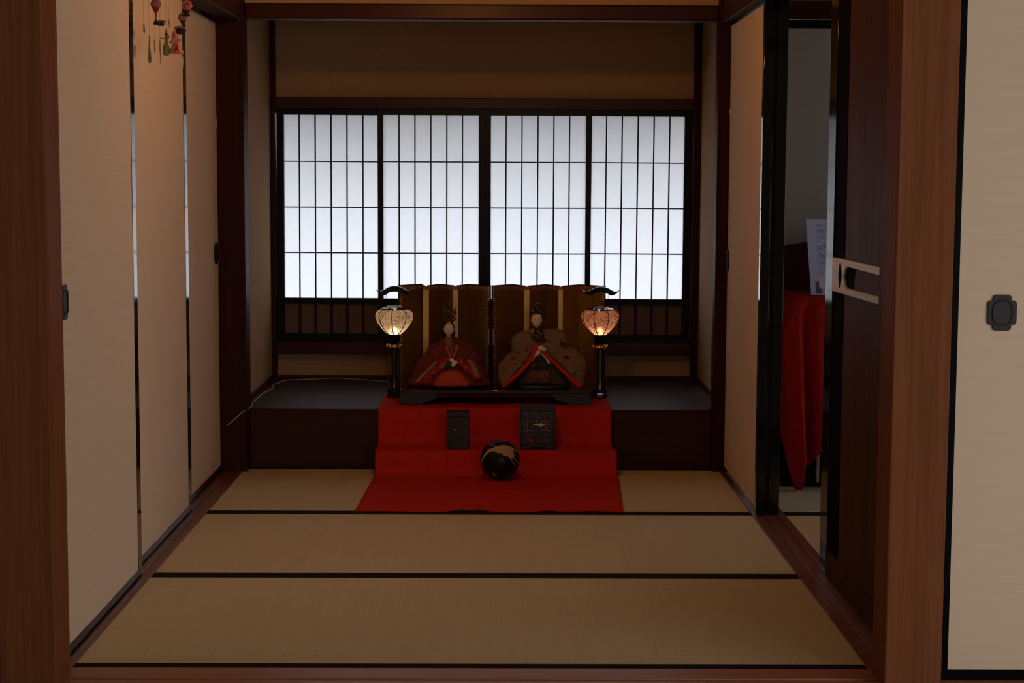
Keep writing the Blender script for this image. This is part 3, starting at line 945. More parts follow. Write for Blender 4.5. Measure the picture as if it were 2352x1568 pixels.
# ------------------------------------------------------------------ paper lanterns
def lantern(cx, cy, a0, label, shade_mat, bulb_mat, light_col, power, yaw=0.0):
    c = Vector((cx, cy, FZ))
    u = 0.0003374

    def Z(zy):
        return (1440 - zy) * u
    e = empty('paper_lantern', c, label, 'lantern', 'lit paper lanterns flanking the dolls')
    o = Vector((cx, cy, FZ))
    # octagonal stepped base
    MB().lathe([(0.031, 0), (0.0345, 0.004), (0.034, 0.010), (0.030, 0.014), (0.029, 0.020), (0.032, 0.024), (0.032, 0.031), (0.026, 0.035), (0.012, 0.037)], o, 8, a0=PI / 8).build('base', M['lacquer'], e, angle=25, bevel=0.001)
    for k in range(3):
        t = -PI / 2 + (k - 1) * 0.42
        MB().ball(o + Vector((0.0315 * math.cos(t), 0.0315 * math.sin(t), 0.028)), 0.0018, 8, 6).build('base_stud', M['chrome'], e)
    MB().lathe([(0.0125, 0.036), (0.0118, 0.06), (0.0115, Z(860))], o, 8, a0=PI / 8).build('pole', M['lacquer'], e, angle=25)
    MB().lathe([(0.0128, 0.036), (0.0135, 0.040), (0.0125, 0.05), (0.0122, 0.062)], o, 8, a0=PI / 8).build('pole_collar', M['lacquer'], e, angle=25)
    # gilt foot ornament on the front of the pole
    ft = MB().prism([(cx - 0.004, FZ + 0.038), (cx + 0.004, FZ + 0.038), (cx + 0.0028, FZ + 0.052), (cx + 0.0015, FZ + 0.064), (cx, FZ + 0.072), (cx - 0.0015, FZ + 0.064), (cx - 0.0028, FZ + 0.052)], 'XZ', cy - 0.0165, cy - 0.0125)
    ft.build('foot_ornament', M['brass'], e, bevel=0.0006, label='gilt leaf at the pole foot')
    for s, dx in ((-1, -0.0235), (1, 0.029)):
        MB().tube([o + Vector((dx, -0.004, 0.034)), o + Vector((dx, -0.004, Z(850)))], 0.0016, 8).build('side_rod', M['belt_brown'], e)
    # gilt capital: ring of leaves
    cp = MB().lathe([(0.014, Z(862)), (0.020, Z(850)), (0.022, Z(835)), (0.015, Z(812)), (0.013, Z(795))], o, 16)
    for k in range(8):
        t = 2 * PI * k / 8 + 0.2
        d = Vector((math.cos(t), math.sin(t), 0))
        cp.ball(o + d * 0.028 + Vector((0, 0, Z(828))), (0.0078, 0.0078, 0.0085), 10, 7)
        cp.ball(o + d * 0.022 + Vector((0, 0, Z(848))), (0.005, 0.005, 0.006), 8, 6)
    cp.build('capital', M['brass'], e, angle=60, label='gilt leaf capital')
    MB().lathe([(0.011, Z(812)), (0.016, Z(800)), (0.0215, Z(775)), (0.0225, Z(730)), (0.0235, Z(705)), (0.027, Z(692)), (0.0265, Z(682)), (0.0, Z(682))], o, 32, cap=False).build('cup', M['lacquer_soft'], e)
    # shade
    sp = [(0.0255, Z(683)), (0.034, Z(662)), (0.0425, Z(640)), (0.0535, Z(606)), (0.0645, Z(562)), (0.0730, Z(515)), (0.0768, Z(470)), (0.0755, Z(436)), (0.0700, Z(410)), (0.0615, Z(394)), (0.0510, Z(386))]
    fine = []
    for i in range(len(sp) - 1):
        for k in range(4):
            t = k / 4
            p0 = sp[max(i - 1, 0)]
            p1, p2 = sp[i], sp[i + 1]
            p3 = sp[min(i + 2, len(sp) - 1)]
            q = []
            for j in (0, 1):
                q.append(0.5 * (2 * p1[j] + (p2[j] - p0[j]) * t + (2 * p0[j] - 5 * p1[j] + 4 * p2[j] - p3[j]) * t * t + (-p0[j] + 3 * p1[j] - 3 * p2[j] + p3[j]) * t ** 3))
            fine.append(tuple(q))
    fine.append(sp[-1])
    MB().lathe(fine, o, 64, cap=False).build('lamp_shade', shade_mat, e, angle=80, label='flower-patterned paper shade')
    for k in range(8):
        t = a0 + 2 * PI * k / 8
        d = Vector((math.cos(t), math.sin(t), 0))
        MB().tube([o + d * (r + 0.0006) + Vector((0, 0, z)) for r, z in fine[::2]], 0.0019, 6).build('rib', M['ink'], e)
    MB().lathe([(0.052, Z(391)), (0.0545, Z(384)), (0.053, Z(372)), (0.044, Z(366)), (0.034, Z(358)), (0.0, Z(358))], o, 40, cap=False).build('cap', M['lacquer'], e)
    # metal ring lying on the cap
    ring = [o + Vector((0.030 * math.cos(2 * PI * k / 32), 0.030 * math.sin(2 * PI * k / 32), Z(350))) for k in range(33)]
    MB().tube(ring, 0.0016, 8).build('cap_ring', M['chrome'], e, label='pale metal ring')
    # bracket with upturned ends, carried by two wires
    R = Matrix.Rotation(yaw, 3, 'Z')
    top = [(-217, 150), (-190, 165), (-160, 166), (-120, 148), (-80, 122), (-40, 108), (0, 104), (45, 107), (90, 118), (130, 142), (165, 160), (195, 160), (228, 138)]
    bot = [(225, 150), (190, 186), (150, 208), (118, 208), (90, 190), (60, 176), (0, 170), (-55, 178), (-85, 202), (-115, 216), (-150, 208), (-188, 184), (-212, 160)]
    outl = top + bot
    n = len(outl)
    vs = []
    for hy in (-0.010, -0.006, 0.006, 0.010):
        sc = 0.93 if abs(hy) > 0.008 else 1.0
        for a, b in outl:
            q = R @ Vector((a * u * (0.995 if sc < 1 else 1), hy, 0))
            zc = Z(160) + (Z(b) - Z(160)) * (0.88 if sc < 1 else 1.0)
            vs.append(o + Vector((q.x, q.y, zc)))
    fs = []
    for j in range(3):
        for k in range(n):
            fs.append((j * n + k, j * n + (k + 1) % n, (j + 1) * n + (k + 1) % n, (j + 1) * n + k))
    nt_ = len(top)
    for j in (0, 3):
        for k in range(nt_ - 1):
            fs.append((j * n + k, j * n + k + 1, j * n + n - 2 - k, j * n + n - 1 - k))
    MB().add(vs, fs).build('bracket', M['lacquer'], e, angle=35, label='black upturned bracket above the shade')
    for dx in (-0.031, 0.031):
        q = R @ Vector((dx, 0, 0))
        MB().tube([o + Vector((q.x, q.y, Z(352))), o + Vector((q.x, q.y, Z(205)))], 0.0008, 6).build('wire', M['ink'], e)
    # bulb
    bc = o + Vector((0, 0, Z(632)))
    MB().lathe([(0.005, -0.016), (0.0085, -0.008), (0.0100, 0.0), (0.0085, 0.009), (0.0045, 0.016), (0.0008, 0.020)], bc, 16).build('bulb', bulb_mat, e, label='glowing bulb')
    return e


M['shade_cream'] = lantern_paper('cream_lantern_paper', (0.93, 0.84, 0.70), (0.72, 0.22, 0.18), 0.18)
M['shade_pink'] = lantern_paper('pink_lantern_paper', (0.93, 0.58, 0.47), (0.66, 0.17, 0.14), 0.18)
M['bulb_cream'] = glow('bulb_cream', (1.0, 0.72, 0.40), 27)
M['bulb_orange'] = glow('bulb_orange', (1.0, 0.60, 0.30), 24)
lantern(-0.4172, 6.757, -PI / 2 - 0.07, 'lit cream paper lantern beside the doll in red robes', M['shade_cream'], M['bulb_cream'], (1.0, 0.70, 0.40), 0.13, 0.05)
lantern(0.4162, 6.765, -PI / 2 + PI / 8, 'lit pink paper lantern beside the doll in the olive robe', M['shade_pink'], M['bulb_orange'], (1.0, 0.60, 0.34), 0.12, -0.12)


# ------------------------------------------------------------------ dolls
def hand_mesh(wrist, tip, side, s, up=Vector((0, -1, 0))):
    "small hand: palm, four fingers, thumb"
    wrist, tip = Vector(wrist), Vector(tip)
    d = (tip - wrist).normalized()
    w = d.cross(up).normalized() * side
    L = (tip - wrist).length
    mb = MB()
    palm = []
    for t, hw, th in ((0, 0.16, 0.10), (0.25, 0.22, 0.13), (0.5, 0.24, 0.12), (0.6, 0.21, 0.10)):
        c = wrist + d * L * t
        palm.append((c - w * hw * L, c + w * hw * L, th * L, th * L))
    mb.loft(palm, 12, sub=2)
    for k in range(4):
        off = (-0.165 + 0.11 * k) * L
        ln = (0.36, 0.42, 0.40, 0.30)[k] * L
        b = wrist + d * L * 0.55 + w * off
        mb.tube([b, b + d * ln * 0.5 + up * 0.02 * L, b + d * ln * 0.85 - up * 0.03 * L, b + d * ln - up * 0.07 * L], [0.058 * L, 0.054 * L, 0.046 * L, 0.02 * L], 8)
    b = wrist + d * L * 0.2 - w * 0.2 * L
    mb.tube([b, b + d * 0.16 * L - w * 0.12 * L, b + d * 0.34 * L - w * 0.12 * L + up * 0.03 * L], [0.07 * L, 0.058 * L, 0.03 * L], 8)
    return mb


def head_parts(root, c, hw, hh, turn=0.0):
    c = Vector(c)
    R = Matrix.Rotation(turn, 3, 'Z')

    def shape(d, p):
        k = 1.0
        if d.z < 0:
            k = 1.0 - 0.30 * (-d.z) ** 1.6       # jaw narrows
        q = Vector((p.x * k, p.y * (1 - 0.1 * max(0, -d.z)), p.z))
        if d.y < -0.5:
            g = math.exp(-((d.x) / 0.13) ** 2)
            nose = g * math.exp(-((d.z + 0.12) / 0.22) ** 2)
            q.y -= hw * 0.20 * nose
            for s in (-1, 1):
                q.y += hw * 0.06 * math.exp(-((d.x - s * 0.36) / 0.16) ** 2 - ((d.z - 0.10) / 0.12) ** 2)
            q.y -= hw * 0.07 * math.exp(-(d.x / 0.2) ** 2 - ((d.z + 0.5) / 0.08) ** 2)
            q.y -= hw * 0.06 * math.exp(-(d.x / 0.25) ** 2 - ((d.z + 0.82) / 0.1) ** 2)
        return R @ q
    hd = MB().ball(c, (hw, hw * 1.05, hh), 40, 32, shape=shape)
    for s in (-1, 1):
        hd.ball(c + R @ Vector((s * hw * 0.98, hw * 0.1, -hh * 0.05)), (hw * 0.08, hw * 0.16, hh * 0.19), 8, 6)
    head = hd.build('head', M['white'], root, angle=80, label='white doll face')

    def face_pt(ax, az, lift=0.02):
        d = Vector((math.sin(ax) * math.cos(az), -math.cos(ax) * math.cos(az), math.sin(az)))
        p = shape(d, Vector((d.x * hw, d.y * hw * 1.05, d.z * hh)))
        return c + p * (1 + lift)
    for s in (-1, 1):
        pts = [face_pt(s * (0.20 + 0.34 * k / 6), 0.10 + 0.02 * math.sin(PI * k / 6)) for k in range(7)]
        MB().tube(pts, [hw * r for r in (0.012, 0.03, 0.042, 0.045, 0.04, 0.028, 0.012)], 6).build('eye', M['ink'], head)
        pts = [face_pt(s * (0.18 + 0.36 * k / 5), 0.33 + 0.05 * math.sin(PI * k / 5), 0.005) for k in range(6)]
        MB().tube(pts, [hw * r for r in (0.008, 0.016, 0.02, 0.018, 0.014, 0.006)], 6).build('eyebrow', M['moss_paint'], head)
    m = MB()
    m.tube([face_pt(-0.12 + 0.24 * k / 6, -0.51 + 0.02 * abs(k - 3) / 3, 0.0) for k in range(7)], [hw * r for r in (0.02, 0.05, 0.062, 0.055, 0.062, 0.05, 0.02)], 6)
    m.tube([face_pt(-0.08 + 0.16 * k / 4, -0.575, 0.0) for k in range(5)], [hw * r for r in (0.015, 0.05, 0.06, 0.05, 0.015)], 6)
    m.build('lips', M['lip'], head)
    return head


def doll_red():
    YD = 6.665

    def p(zx, zy, dy=0.0):
        q = at(900 + 0.1722 * zx, 640 + 0.1722 * zy, YD + dy)
        q.z = max(q.z, 0.2958)
        return q
    zb = 0.2958
    root = empty('hina_doll', (p(760, 1400).x, YD, zb), 'seated doll in layered red robes with a tall gilt crown', 'doll', 'pair of seated court dolls')
    secs = []
    for zy, l, r, f, b in ((1442, 200, 1320, .070, .085), (1385, 190, 1330, .085, .085), (1300, 252, 1290, .088, .085), (1180, 305, 1250, .082, .080), (1060, 372, 1190, .070, .070), (960, 468, 1140, .058, .060), (880, 535, 1080, .048, .048), (835, 610, 1000, .040, .040), (805, 650, 900, .032, .034), (780, 690, 850, .026, .028)):
        A, B = p(l, zy), p(r, zy)
        if zy > 1400:
            A.z = B.z = zb
        secs.append((A, B, f, b))
    MB().loft(secs, 32, sub=4).build('robe', M['robe_red'], root, subsurf=1, crease=0.012, angle=70, label='wine-red patterned outer robe')
    # skirt
    secs = []
    for zy, l, r, f in ((1428, 520, 1050, .045), (1370, 535, 1040, .052), (1310, 580, 1000, .050), (1255, 640, 950, .044), (1205, 715, 880, .030), (1185, 760, 840, .014)):
        secs.append((p(l, zy, -0.055), p(r, zy, -0.055), f, 0.02))
    MB().loft(secs, 24, sub=4).build('skirt', M['orange_silk'], root, subsurf=1, crease=0.008, angle=70, label='vermilion skirt front')
    # sleeves: red inner layer with a faded gold edge
    sl = [((690, 1060), (775, 1062)), ((600, 1115), (720, 1180)), ((480, 1225), (620, 1250)), ((350, 1335), (540, 1305)), ((310, 1395), (530, 1400))]
    s = MB().loft([(p(*a, -0.070), p(*b, -0.078), .018, .03) for a, b in sl], 18, sub=4).build('sleeve', M['sleeve_red'], root, subsurf=1, crease=0.007, angle=70, label='red sleeve')
    MB().loft([(p(a, b, -0.086), p(c, d, -0.092), .004, .004) for a, b, c, d in ((570, 1100, 612, 1112), (520, 1150, 562, 1165), (430, 1232, 478, 1250), (360, 1305, 405, 1325), (308, 1372, 350, 1385))], 10).build('sleeve_edge', M['gold_grey'], s)
    sr = [((835, 1045), (905, 1045)), ((880, 1150), (1000, 1115)), ((990, 1235), (1130, 1200)), ((1050, 1300), (1200, 1275)), ((1080, 1345), (1215, 1330))]
    s = MB().loft([(p(*a, -0.078), p(*b, -0.068), .018, .03) for a, b in sr], 18, sub=4).build('sleeve', M['sleeve_red'], root, subsurf=1, crease=0.007, angle=70, label='red sleeve')
    MB().loft([(p(a, b, -0.092), p(c, d, -0.084), .004, .004) for a, b, c, d in ((985, 1085, 1065, 1085), (1030, 1140, 1115, 1140), (1065, 1205, 1140, 1200), (1090, 1260, 1160, 1262), (1110, 1310, 1175, 1315))], 10).build('sleeve_edge', M['gold_grey'], s)
    for fx, fy in ((660, 1190), (985, 1225), (560, 1180), (455, 1310), (1150, 1300)):
        m = MB()
        for k in range(5):
            t = 2 * PI * k / 5
            m.ball(p(fx + 17 * math.cos(t), fy + 14 * math.sin(t), -0.098), (0.0022, 0.001, 0.0019), 8, 5)
        m.build('flower_patch', M['gold_grey'], root, label='pale embroidered blossom')
    # collars
    m = MB().loft([(p(715, 790, -0.035), p(800, 785, -0.035), .010, .02), (p(702, 845, -0.044), p(815, 850, -0.044), .012, .02), (p(735, 895, -0.048), p(800, 893, -0.048), .010, .02)], 14)
    m.build('collar', M['olive'], root, label='olive neck collar')
    m = MB()
    m.loft([(p(700, 895, -0.052), p(738, 888, -0.052), .006, .01), (p(735, 970, -0.064), p(770, 962, -0.064), .006, .01), (p(772, 1050, -0.078), p(796, 1045, -0.078), .005, .01)], 10)
    m.loft([(p(850, 880, -0.052), p(895, 886, -0.052), .006, .01), (p(832, 965, -0.064), p(872, 972, -0.064), .006, .01), (p(802, 1048, -0.078), p(832, 1048, -0.078), .005, .01)], 10)
    m.build('collar_band', M['orange_silk'], root, label='orange crossed collar')
    MB().loft([(p(742, 900, -0.049), p(842, 898, -0.049), .006, .01), (p(772, 970, -0.060), p(828, 968, -0.060), .006, .01), (p(790, 1040, -0.074), p(806, 1040, -0.074), .004, .01)], 10).build('under_robe', M['moss_paint'], root)
    # hands and fan
    hand_mesh(p(765, 1075, -0.098), p(850, 1115, -0.106), 1, 1).build('hand', M['white'], root, angle=80)
    hand_mesh(p(872, 1105, -0.102), p(792, 1168, -0.110), -1, 1).build('hand', M['white'], root, angle=80)
    MB().loft([(p(695, 1175, -0.098), p(705, 1200, -0.098), .003, .003), (p(750, 1100, -0.1), p(800, 1180, -0.1), .004, .003), (p(820, 1140, -0.1), p(880, 1165, -0.1), .004, .003), (p(890, 1150, -0.098), p(892, 1172, -0.098), .002, .002)], 10).build('fan', M['fan'], root, label='dark folded fan')
    # head
    hc = p(760, 676, -0.02)
    hw = 68 * 0.1722 * YD / FPX
    hh = 88 * 0.1722 * YD / FPX
    MB().tube([p(760, 800, 0.0), p(760, 740, -0.008)], hw * 0.5, 14).build('neck', M['white'], root)
    hd = head_parts(root, hc, hw, hh, 0.0)
    m = MB()
    m.ball(hc + Vector((0, 0.010, hh * 0.16)), (hw * 1.16, hw * 1.15, hh * 1.05), 28, 18, shape=lambda d, q: Vector((q.x, q.y if d.y > -0.35 else -0.35 * hw * 1.15 - 0.0 + 0.3 * (q.y + 0.35 * hw * 1.15), q.z)))
    m.loft([(p(672, 690, 0.004), p(690, 690, 0.004), .008, .012), (p(674, 740, 0.006), p(700, 740, 0.006), .008, .012), (p(700, 785, 0.01), p(720, 785, 0.01), .006, .012)], 10)
    m.loft([(p(830, 690, 0.004), p(848, 690, 0.004), .008, .012), (p(822, 740, 0.006), p(846, 740, 0.006), .008, .012), (p(800, 785, 0.01), p(822, 785, 0.01), .006, .012)], 10)
    m.loft([(p(700, 700, 0.022), p(825, 700, 0.022), .012, .01), (p(715, 800, 0.034), p(810, 800, 0.034), .010, .01), (p(725, 1000, 0.062), p(800, 1000, 0.062), .006, .008)], 14)
    m.build('hair', M['hair'], root, angle=80, label='black swept-back hair')
    # crown: band, radiating leaves, dangling beads
    cr = MB()
    b0 = p(765, 590, -0.012)
    cr.lathe([(hw * 0.55, 0), (hw * 0.62, 0.004), (hw * 0.5, 0.009), (hw * 0.2, 0.012)], b0, 20)
    cr.ball(p(770, 345, -0.012), (0.0028, 0.0028, 0.0055), 10, 8)
    cr.ball(p(762, 540, -0.026), 0.0028, 8, 6)
    cr.ball(p(756, 435, -0.020), 0.0022, 8, 6)
    crown = cr.build('crown', M['brass'], root, label='tall gilt crown')
    lv = [(765, 590, 690, 410, .007), (765, 590, 850, 400, .007), (765, 590, 768, 450, .008), (765, 590, 700, 500, .008), (765, 590, 835, 500, .008), (765, 590, 768, 330, .005), (760, 585, 690, 340, .003), (770, 585, 860, 365, .003), (755, 580, 672, 440, .0045), (775, 580, 868, 440, .0045), (750, 580, 668, 530, .005), (785, 580, 866, 530, .005), (760, 585, 720, 400, .0035), (770, 585, 815, 400, .0035), (762, 585, 740, 480, .005), (770, 585, 800, 490, .005)]
    for i, (x0, y0, x1, y1, w) in enumerate(lv):
        A, B = p(x0, y0, -0.010), p(x1, y1, -0.014 + 0.006 * math.sin(i * 2.1))
        d = (B - A)
        q = Vector((d.z, 0, -d.x)).normalized() * w
        MB().loft([(A - q * 0.2, A + q * 0.2, .0006, .0006), (A.lerp(B, 0.35) - q * 0.8, A.lerp(B, 0.35) + q * 0.8, .001, .001), (A.lerp(B, 0.6) - q * 0.35, A.lerp(B, 0.6) + q * 0.35, .001, .001), (A.lerp(B, 0.82) - q, A.lerp(B, 0.82) + q, .001, .001), (B - q * 0.1, B + q * 0.1, .0004, .0004)], 8).build('crown_leaf', M['bronze'], crown)
    return root


M['bronze'] = plain('tarnished_gilt', (0.10, 0.06, 0.028), 0.4, 0.8, var=0.3)


def doll_olive():
    YD = 6.665

    def p(zx, zy, dy=0.0):
        q = at(1120 + 0.1722 * zx, 640 + 0.1722 * zy, YD + dy)
        q.z = max(q.z, 0.2958)
        return q
    zb = 0.2958
    root = empty('hina_doll', (p(700, 1400).x, YD, zb), 'seated doll in an olive-brown robe with a black court cap', 'doll', 'pair of seated court dolls')
    # cushion base
    secs = []
    for zy, l, r, f in ((1490, 320, 1110, .07), (1450, 322, 1108, .075), (1400, 335, 1095, .072), (1385, 350, 1080, .066)):
        A, B = p(l, zy), p(r, zy)
        if zy > 1480:
            A.z = B.z = zb
        secs.append((A, B, f, .075))
    MB().loft(secs, 28, sub=2).build('cushion', M['teal'], root, angle=50, label='dark teal seat base')
    secs = []
    for zy, l, r, f in ((1395, 350, 1085, .058), (1330, 370, 1060, .064), (1250, 420, 1020, .062), (1160, 470, 960, .056), (1060, 520, 880, .05), (940, 560, 830, .045)):
        secs.append((p(l, zy), p(r, zy), f, .07))
    MB().loft(secs, 28, sub=4).build('hakama', M['hakama'], root, subsurf=1, crease=0.012, angle=70, label='charcoal pleated trousers')
    for cx, cy, rx, ry in ((610, 1150, 60, 52), (700, 1160, 55, 48), (770, 1150, 48, 45)):
        MB().ball(p(cx, cy, -0.052), (rx * .1722 * YD / FPX, 0.012, ry * .1722 * YD / FPX), 16, 10).build('hakama_fold', M['hakama'], root)
    secs = [(p(565, 1225, -0.060), p(825, 1228, -0.060), .006, .02), (p(560, 1300, -0.066), p(835, 1305, -0.066), .010, .02), (p(568, 1365, -0.066), p(830, 1372, -0.066), .008, .02), (p(580, 1385, -0.064), p(815, 1390, -0.064), .004, .02)]
    bp = MB().loft(secs, 16).build('hem_panel', M['belt_brown'], root, label='brown brocade hem panel')
    MB().tube([p(568, 1358, -0.075), p(630, 1374, -0.079), (p(700, 1380, -0.080)), p(770, 1382, -0.079), p(828, 1376, -0.075)], 0.0011, 6).build('hem_edge', M['gold_grey'], bp)
    # torso
    secs = []
    for zy, l, r, f in ((1010, 440, 980, .050), (960, 420, 1000, .056), (870, 410, 1010, .056), (790, 400, 1020, .050), (735, 470, 960, .042), (700, 560, 790, .030), (670, 605, 735, .022)):
        secs.append((p(l, zy), p(r, zy), f, .055))
    MB().loft(secs, 28, sub=4).build('robe', M['robe_olive'], root, subsurf=1, crease=0.012, angle=70, label='olive-brown outer robe')
    # shoulder puffs
    for rows in (((705, 470, 580), (735, 385, 600), (780, 325, 610), (850, 306, 610), (920, 312, 580), (975, 328, 540), (1000, 360, 500)),
                 ((676, 780, 960), (700, 745, 1005), (750, 735, 1058), (820, 740, 1075), (880, 760, 1065), (935, 800, 1020), (955, 850, 980))):
        MB().loft([(p(l, zy, -0.012), p(r, zy, -0.02), .040 if 0 < i < 6 else .018, .04) for i, (zy, l, r) in enumerate(rows)], 22, sub=4).build('shoulder', M['robe_olive'], root, subsurf=1, crease=0.012, angle=70)
    # wide sleeves
    L = ((955, 350, 590), (1000, 270, 570), (1060, 205, 545), (1130, 155, 495), (1200, 132, 432), (1270, 130, 365), (1340, 142, 290), (1400, 160, 226), (1440, 180, 200))
    sl = MB().loft([(p(l, zy, -0.010), p(r, zy, -0.046), .026, .035) for zy, l, r in L], 22, sub=4).build('sleeve', M['robe_olive'], root, subsurf=1, crease=0.012, angle=70, label='wide olive sleeve')
    Rr = ((895, 775, 1070), (940, 745, 1165), (1000, 805, 1245), (1060, 862, 1288), (1130, 940, 1315), (1200, 1015, 1322), (1270, 1090, 1312), (1340, 1165, 1294), (1400, 1228, 1276), (1430, 1252, 1268))
    sr = MB().loft([(p(l, zy, -0.046), p(r, zy, -0.010), .026, .035) for zy, l, r in Rr], 22, sub=4).build('sleeve', M['robe_olive'], root, subsurf=1, crease=0.012, angle=70, label='wide olive sleeve')
    # scarlet linings forming an inverted V
    lb = (((632, 862), (690, 878)), ((604, 925), (650, 990)), ((560, 1035), (600, 1085)), ((505, 1120), (555, 1150)), ((425, 1205), (478, 1235)), ((330, 1295), (375, 1330)), ((245, 1378), (290, 1400)), ((190, 1435), (215, 1448)))
    MB().loft([(p(*a, -0.072), p(*b, -0.076), .007, .007) for a, b in lb], 12, sub=4).build('lining', M['red_silk'], sl, angle=70, label='scarlet sleeve lining')
    rb = (((676, 945), (758, 962)), ((762, 1030), (815, 1010)), ((845, 1105), (880, 1075)), ((930, 1195), (970, 1158)), ((1060, 1315), (1090, 1268)), ((1160, 1412), (1195, 1362)), ((1200, 1450), (1255, 1422)))
    MB().loft([(p(*a, -0.076), p(*b, -0.072), .007, .007) for a, b in rb], 12, sub=4).build('lining', M['red_silk'], sr, angle=70, label='scarlet sleeve lining')
    # white inner cuffs
    m = MB().loft([(p(618, 1035, -0.074), p(645, 1030, -0.076), .003, .003), (p(582, 1092, -0.070), p(604, 1104, -0.072), .003, .003)], 8)
    m.build('cuff', M['white'], sl, label='white inner cuff')
    m = MB().loft([(p(700, 985, -0.080), p(722, 985, -0.080), .003, .003), (p(770, 1072, -0.074), p(792, 1062, -0.074), .003, .003), (p(812, 1142, -0.068), p(842, 1122, -0.068), .003, .003)], 8)
    m.build('cuff', M['white'], sr, label='white inner cuff')
    # hands
    hand_mesh(p(672, 915, -0.088), p(790, 952, -0.090), 1, 1).build('hand', M['white'], root, angle=80)
    hand_mesh(p(700, 962, -0.086), p(628, 1032, -0.084), -1, 1).build('hand', M['white'], root, angle=80)
    # chest fold, neck, gilt flower and baton
    m = MB()
    m.loft([(p(742, 715, -0.040), p(765, 760, -0.040), .005, .01), (p(690, 770, -0.056), p(735, 815, -0.056), .007, .01), (p(620, 815, -0.062), p(655, 862, -0.062), .005, .01)], 12)
    m.loft([(p(585, 745, -0.040), p(570, 800, -0.040), .005, .01), (p(645, 770, -0.060), p(640, 822, -0.060), .007, .01), (p(720, 800, -0.064), p(705, 858, -0.064), .007, .01), (p(800, 800, -0.058), p(780, 840, -0.058), .004, .01)], 12)
    m.build('chest_fold', M['purple'], root, subsurf=1, crease=0.004, label='dark purple crossed chest folds')
    MB().loft([(p(596, 640, -0.008), p(735, 640, -0.008), .018, .02), (p(590, 690, -0.02), p(745, 690, -0.02), .022, .02), (p(630, 740, -0.035), p(740, 740, -0.035), .014, .02)], 16).build('neckcloth', M['purple'], root)
    hc = p(654, 550, -0.024)
    hw = 72 * 0.1722 * YD / FPX
    hh = 106 * 0.1722 * YD / FPX
    MB().tube([p(660, 700, -0.01), p(656, 620, -0.014)], hw * 0.45, 14).build('neck', M['white'], root)
    head_parts(root, hc, hw, hh, 0.10)
    m = MB()
    m.ball(hc + Vector((0.004, 0.012, hh * 0.10)), (hw * 1.10, hw * 1.05, hh * 0.98), 28, 18, shape=lambda d, q: Vector((q.x, max(q.y, -0.004) if d.z < 0.55 else q.y * 0.9, q.z)))
    m.build('hair', M['hair'], root, angle=80, label='black hair')
    m = MB()
    b0 = p(648, 462, -0.020)
    m.lathe([(hw * 0.98, -0.002), (hw * 0.99, 0.002), (hw * 0.92, 0.008), (hw * 0.62, 0.013), (hw * 0.0, 0.015)], b0, 28, cap=False)
    m.loft([(p(630, 420, -0.014), p(705, 420, -0.014), .012, .012), (p(626, 375, -0.012), p(712, 375, -0.012), .012, .012), (p(634, 345, -0.010), p(710, 338, -0.010), .010, .010), (p(655, 328, -0.01), p(700, 326, -0.01), .006, .006)], 18)
    m.loft([(p(690, 430, 0.014), p(735, 430, 0.014), .003, .003), (p(700, 380, 0.018), p(738, 380, 0.018), .002, .002), (p(705, 352, 0.02), p(735, 350, 0.02), .001, .001)], 10)
    m.build('court_cap', M['cap_black'], root, angle=50, label='black court cap')
    m = MB()
    m.ball(p(597, 692, -0.062), (0.0030, 0.002, 0.0030), 10, 8)
    for k in range(8):
        t = 2 * PI * k / 8
        m.ball(p(597 + 19 * math.cos(t), 692 + 19 * math.sin(t), -0.060), (0.0024, 0.0014, 0.0024), 8, 6)
    m.build('gilt_flower', M['brass'], root, label='small gilt flower')
    MB().loft([(p(638, 684, -0.060), p(646, 696, -0.060), .001, .001), (p(690, 706, -0.062), p(694, 732, -0.062), .001, .001), (p(728, 742, -0.062), p(734, 752, -0.062), .001, .001)], 8).build('baton', M['gold_grey'], root)
    # dark patch and orange motifs woven on the sleeves
    for fx, fy, rx, ry, mt, dy in ((1000, 870, 42, 34, 'purple', -0.058), (385, 1035, 48, 36, 'motif', -0.055), (270, 1190, 36, 46, 'motif', -0.053), (1050, 1050, 50, 26, 'purple', -0.058), (330, 1060, 26, 18, 'purple', -0.053)):
        m = MB()
        for k in range(6):
            t = 2 * PI * k / 6 + fx
            m.ball(p(fx + 0.55 * rx * math.cos(t), fy + 0.55 * ry * math.sin(t), dy - 0.001 * (k % 2)), (0.42 * rx * .1722 * YD / FPX, 0.0016, 0.36 * ry * .1722 * YD / FPX), 10, 6)
        m.build('woven_motif', M[mt], root)
    return root


M['cap_black'] = plain('black_gauze', (0.012, 0.010, 0.011), 0.45, var=0.2)
M['motif'] = fabric('orange_motif', [(0.4, (0.24, 0.13, 0.075)), (0.6, (0.40, 0.16, 0.075))], 90)
doll_red()
doll_olive()

# ------------------------------------------------------------------ small chests on the step
SZ = 0.0995


def to_world8(zx, zy, Y):
    return at(1000 + 0.12755 * zx, 920 + 0.12755 * zy, Y)


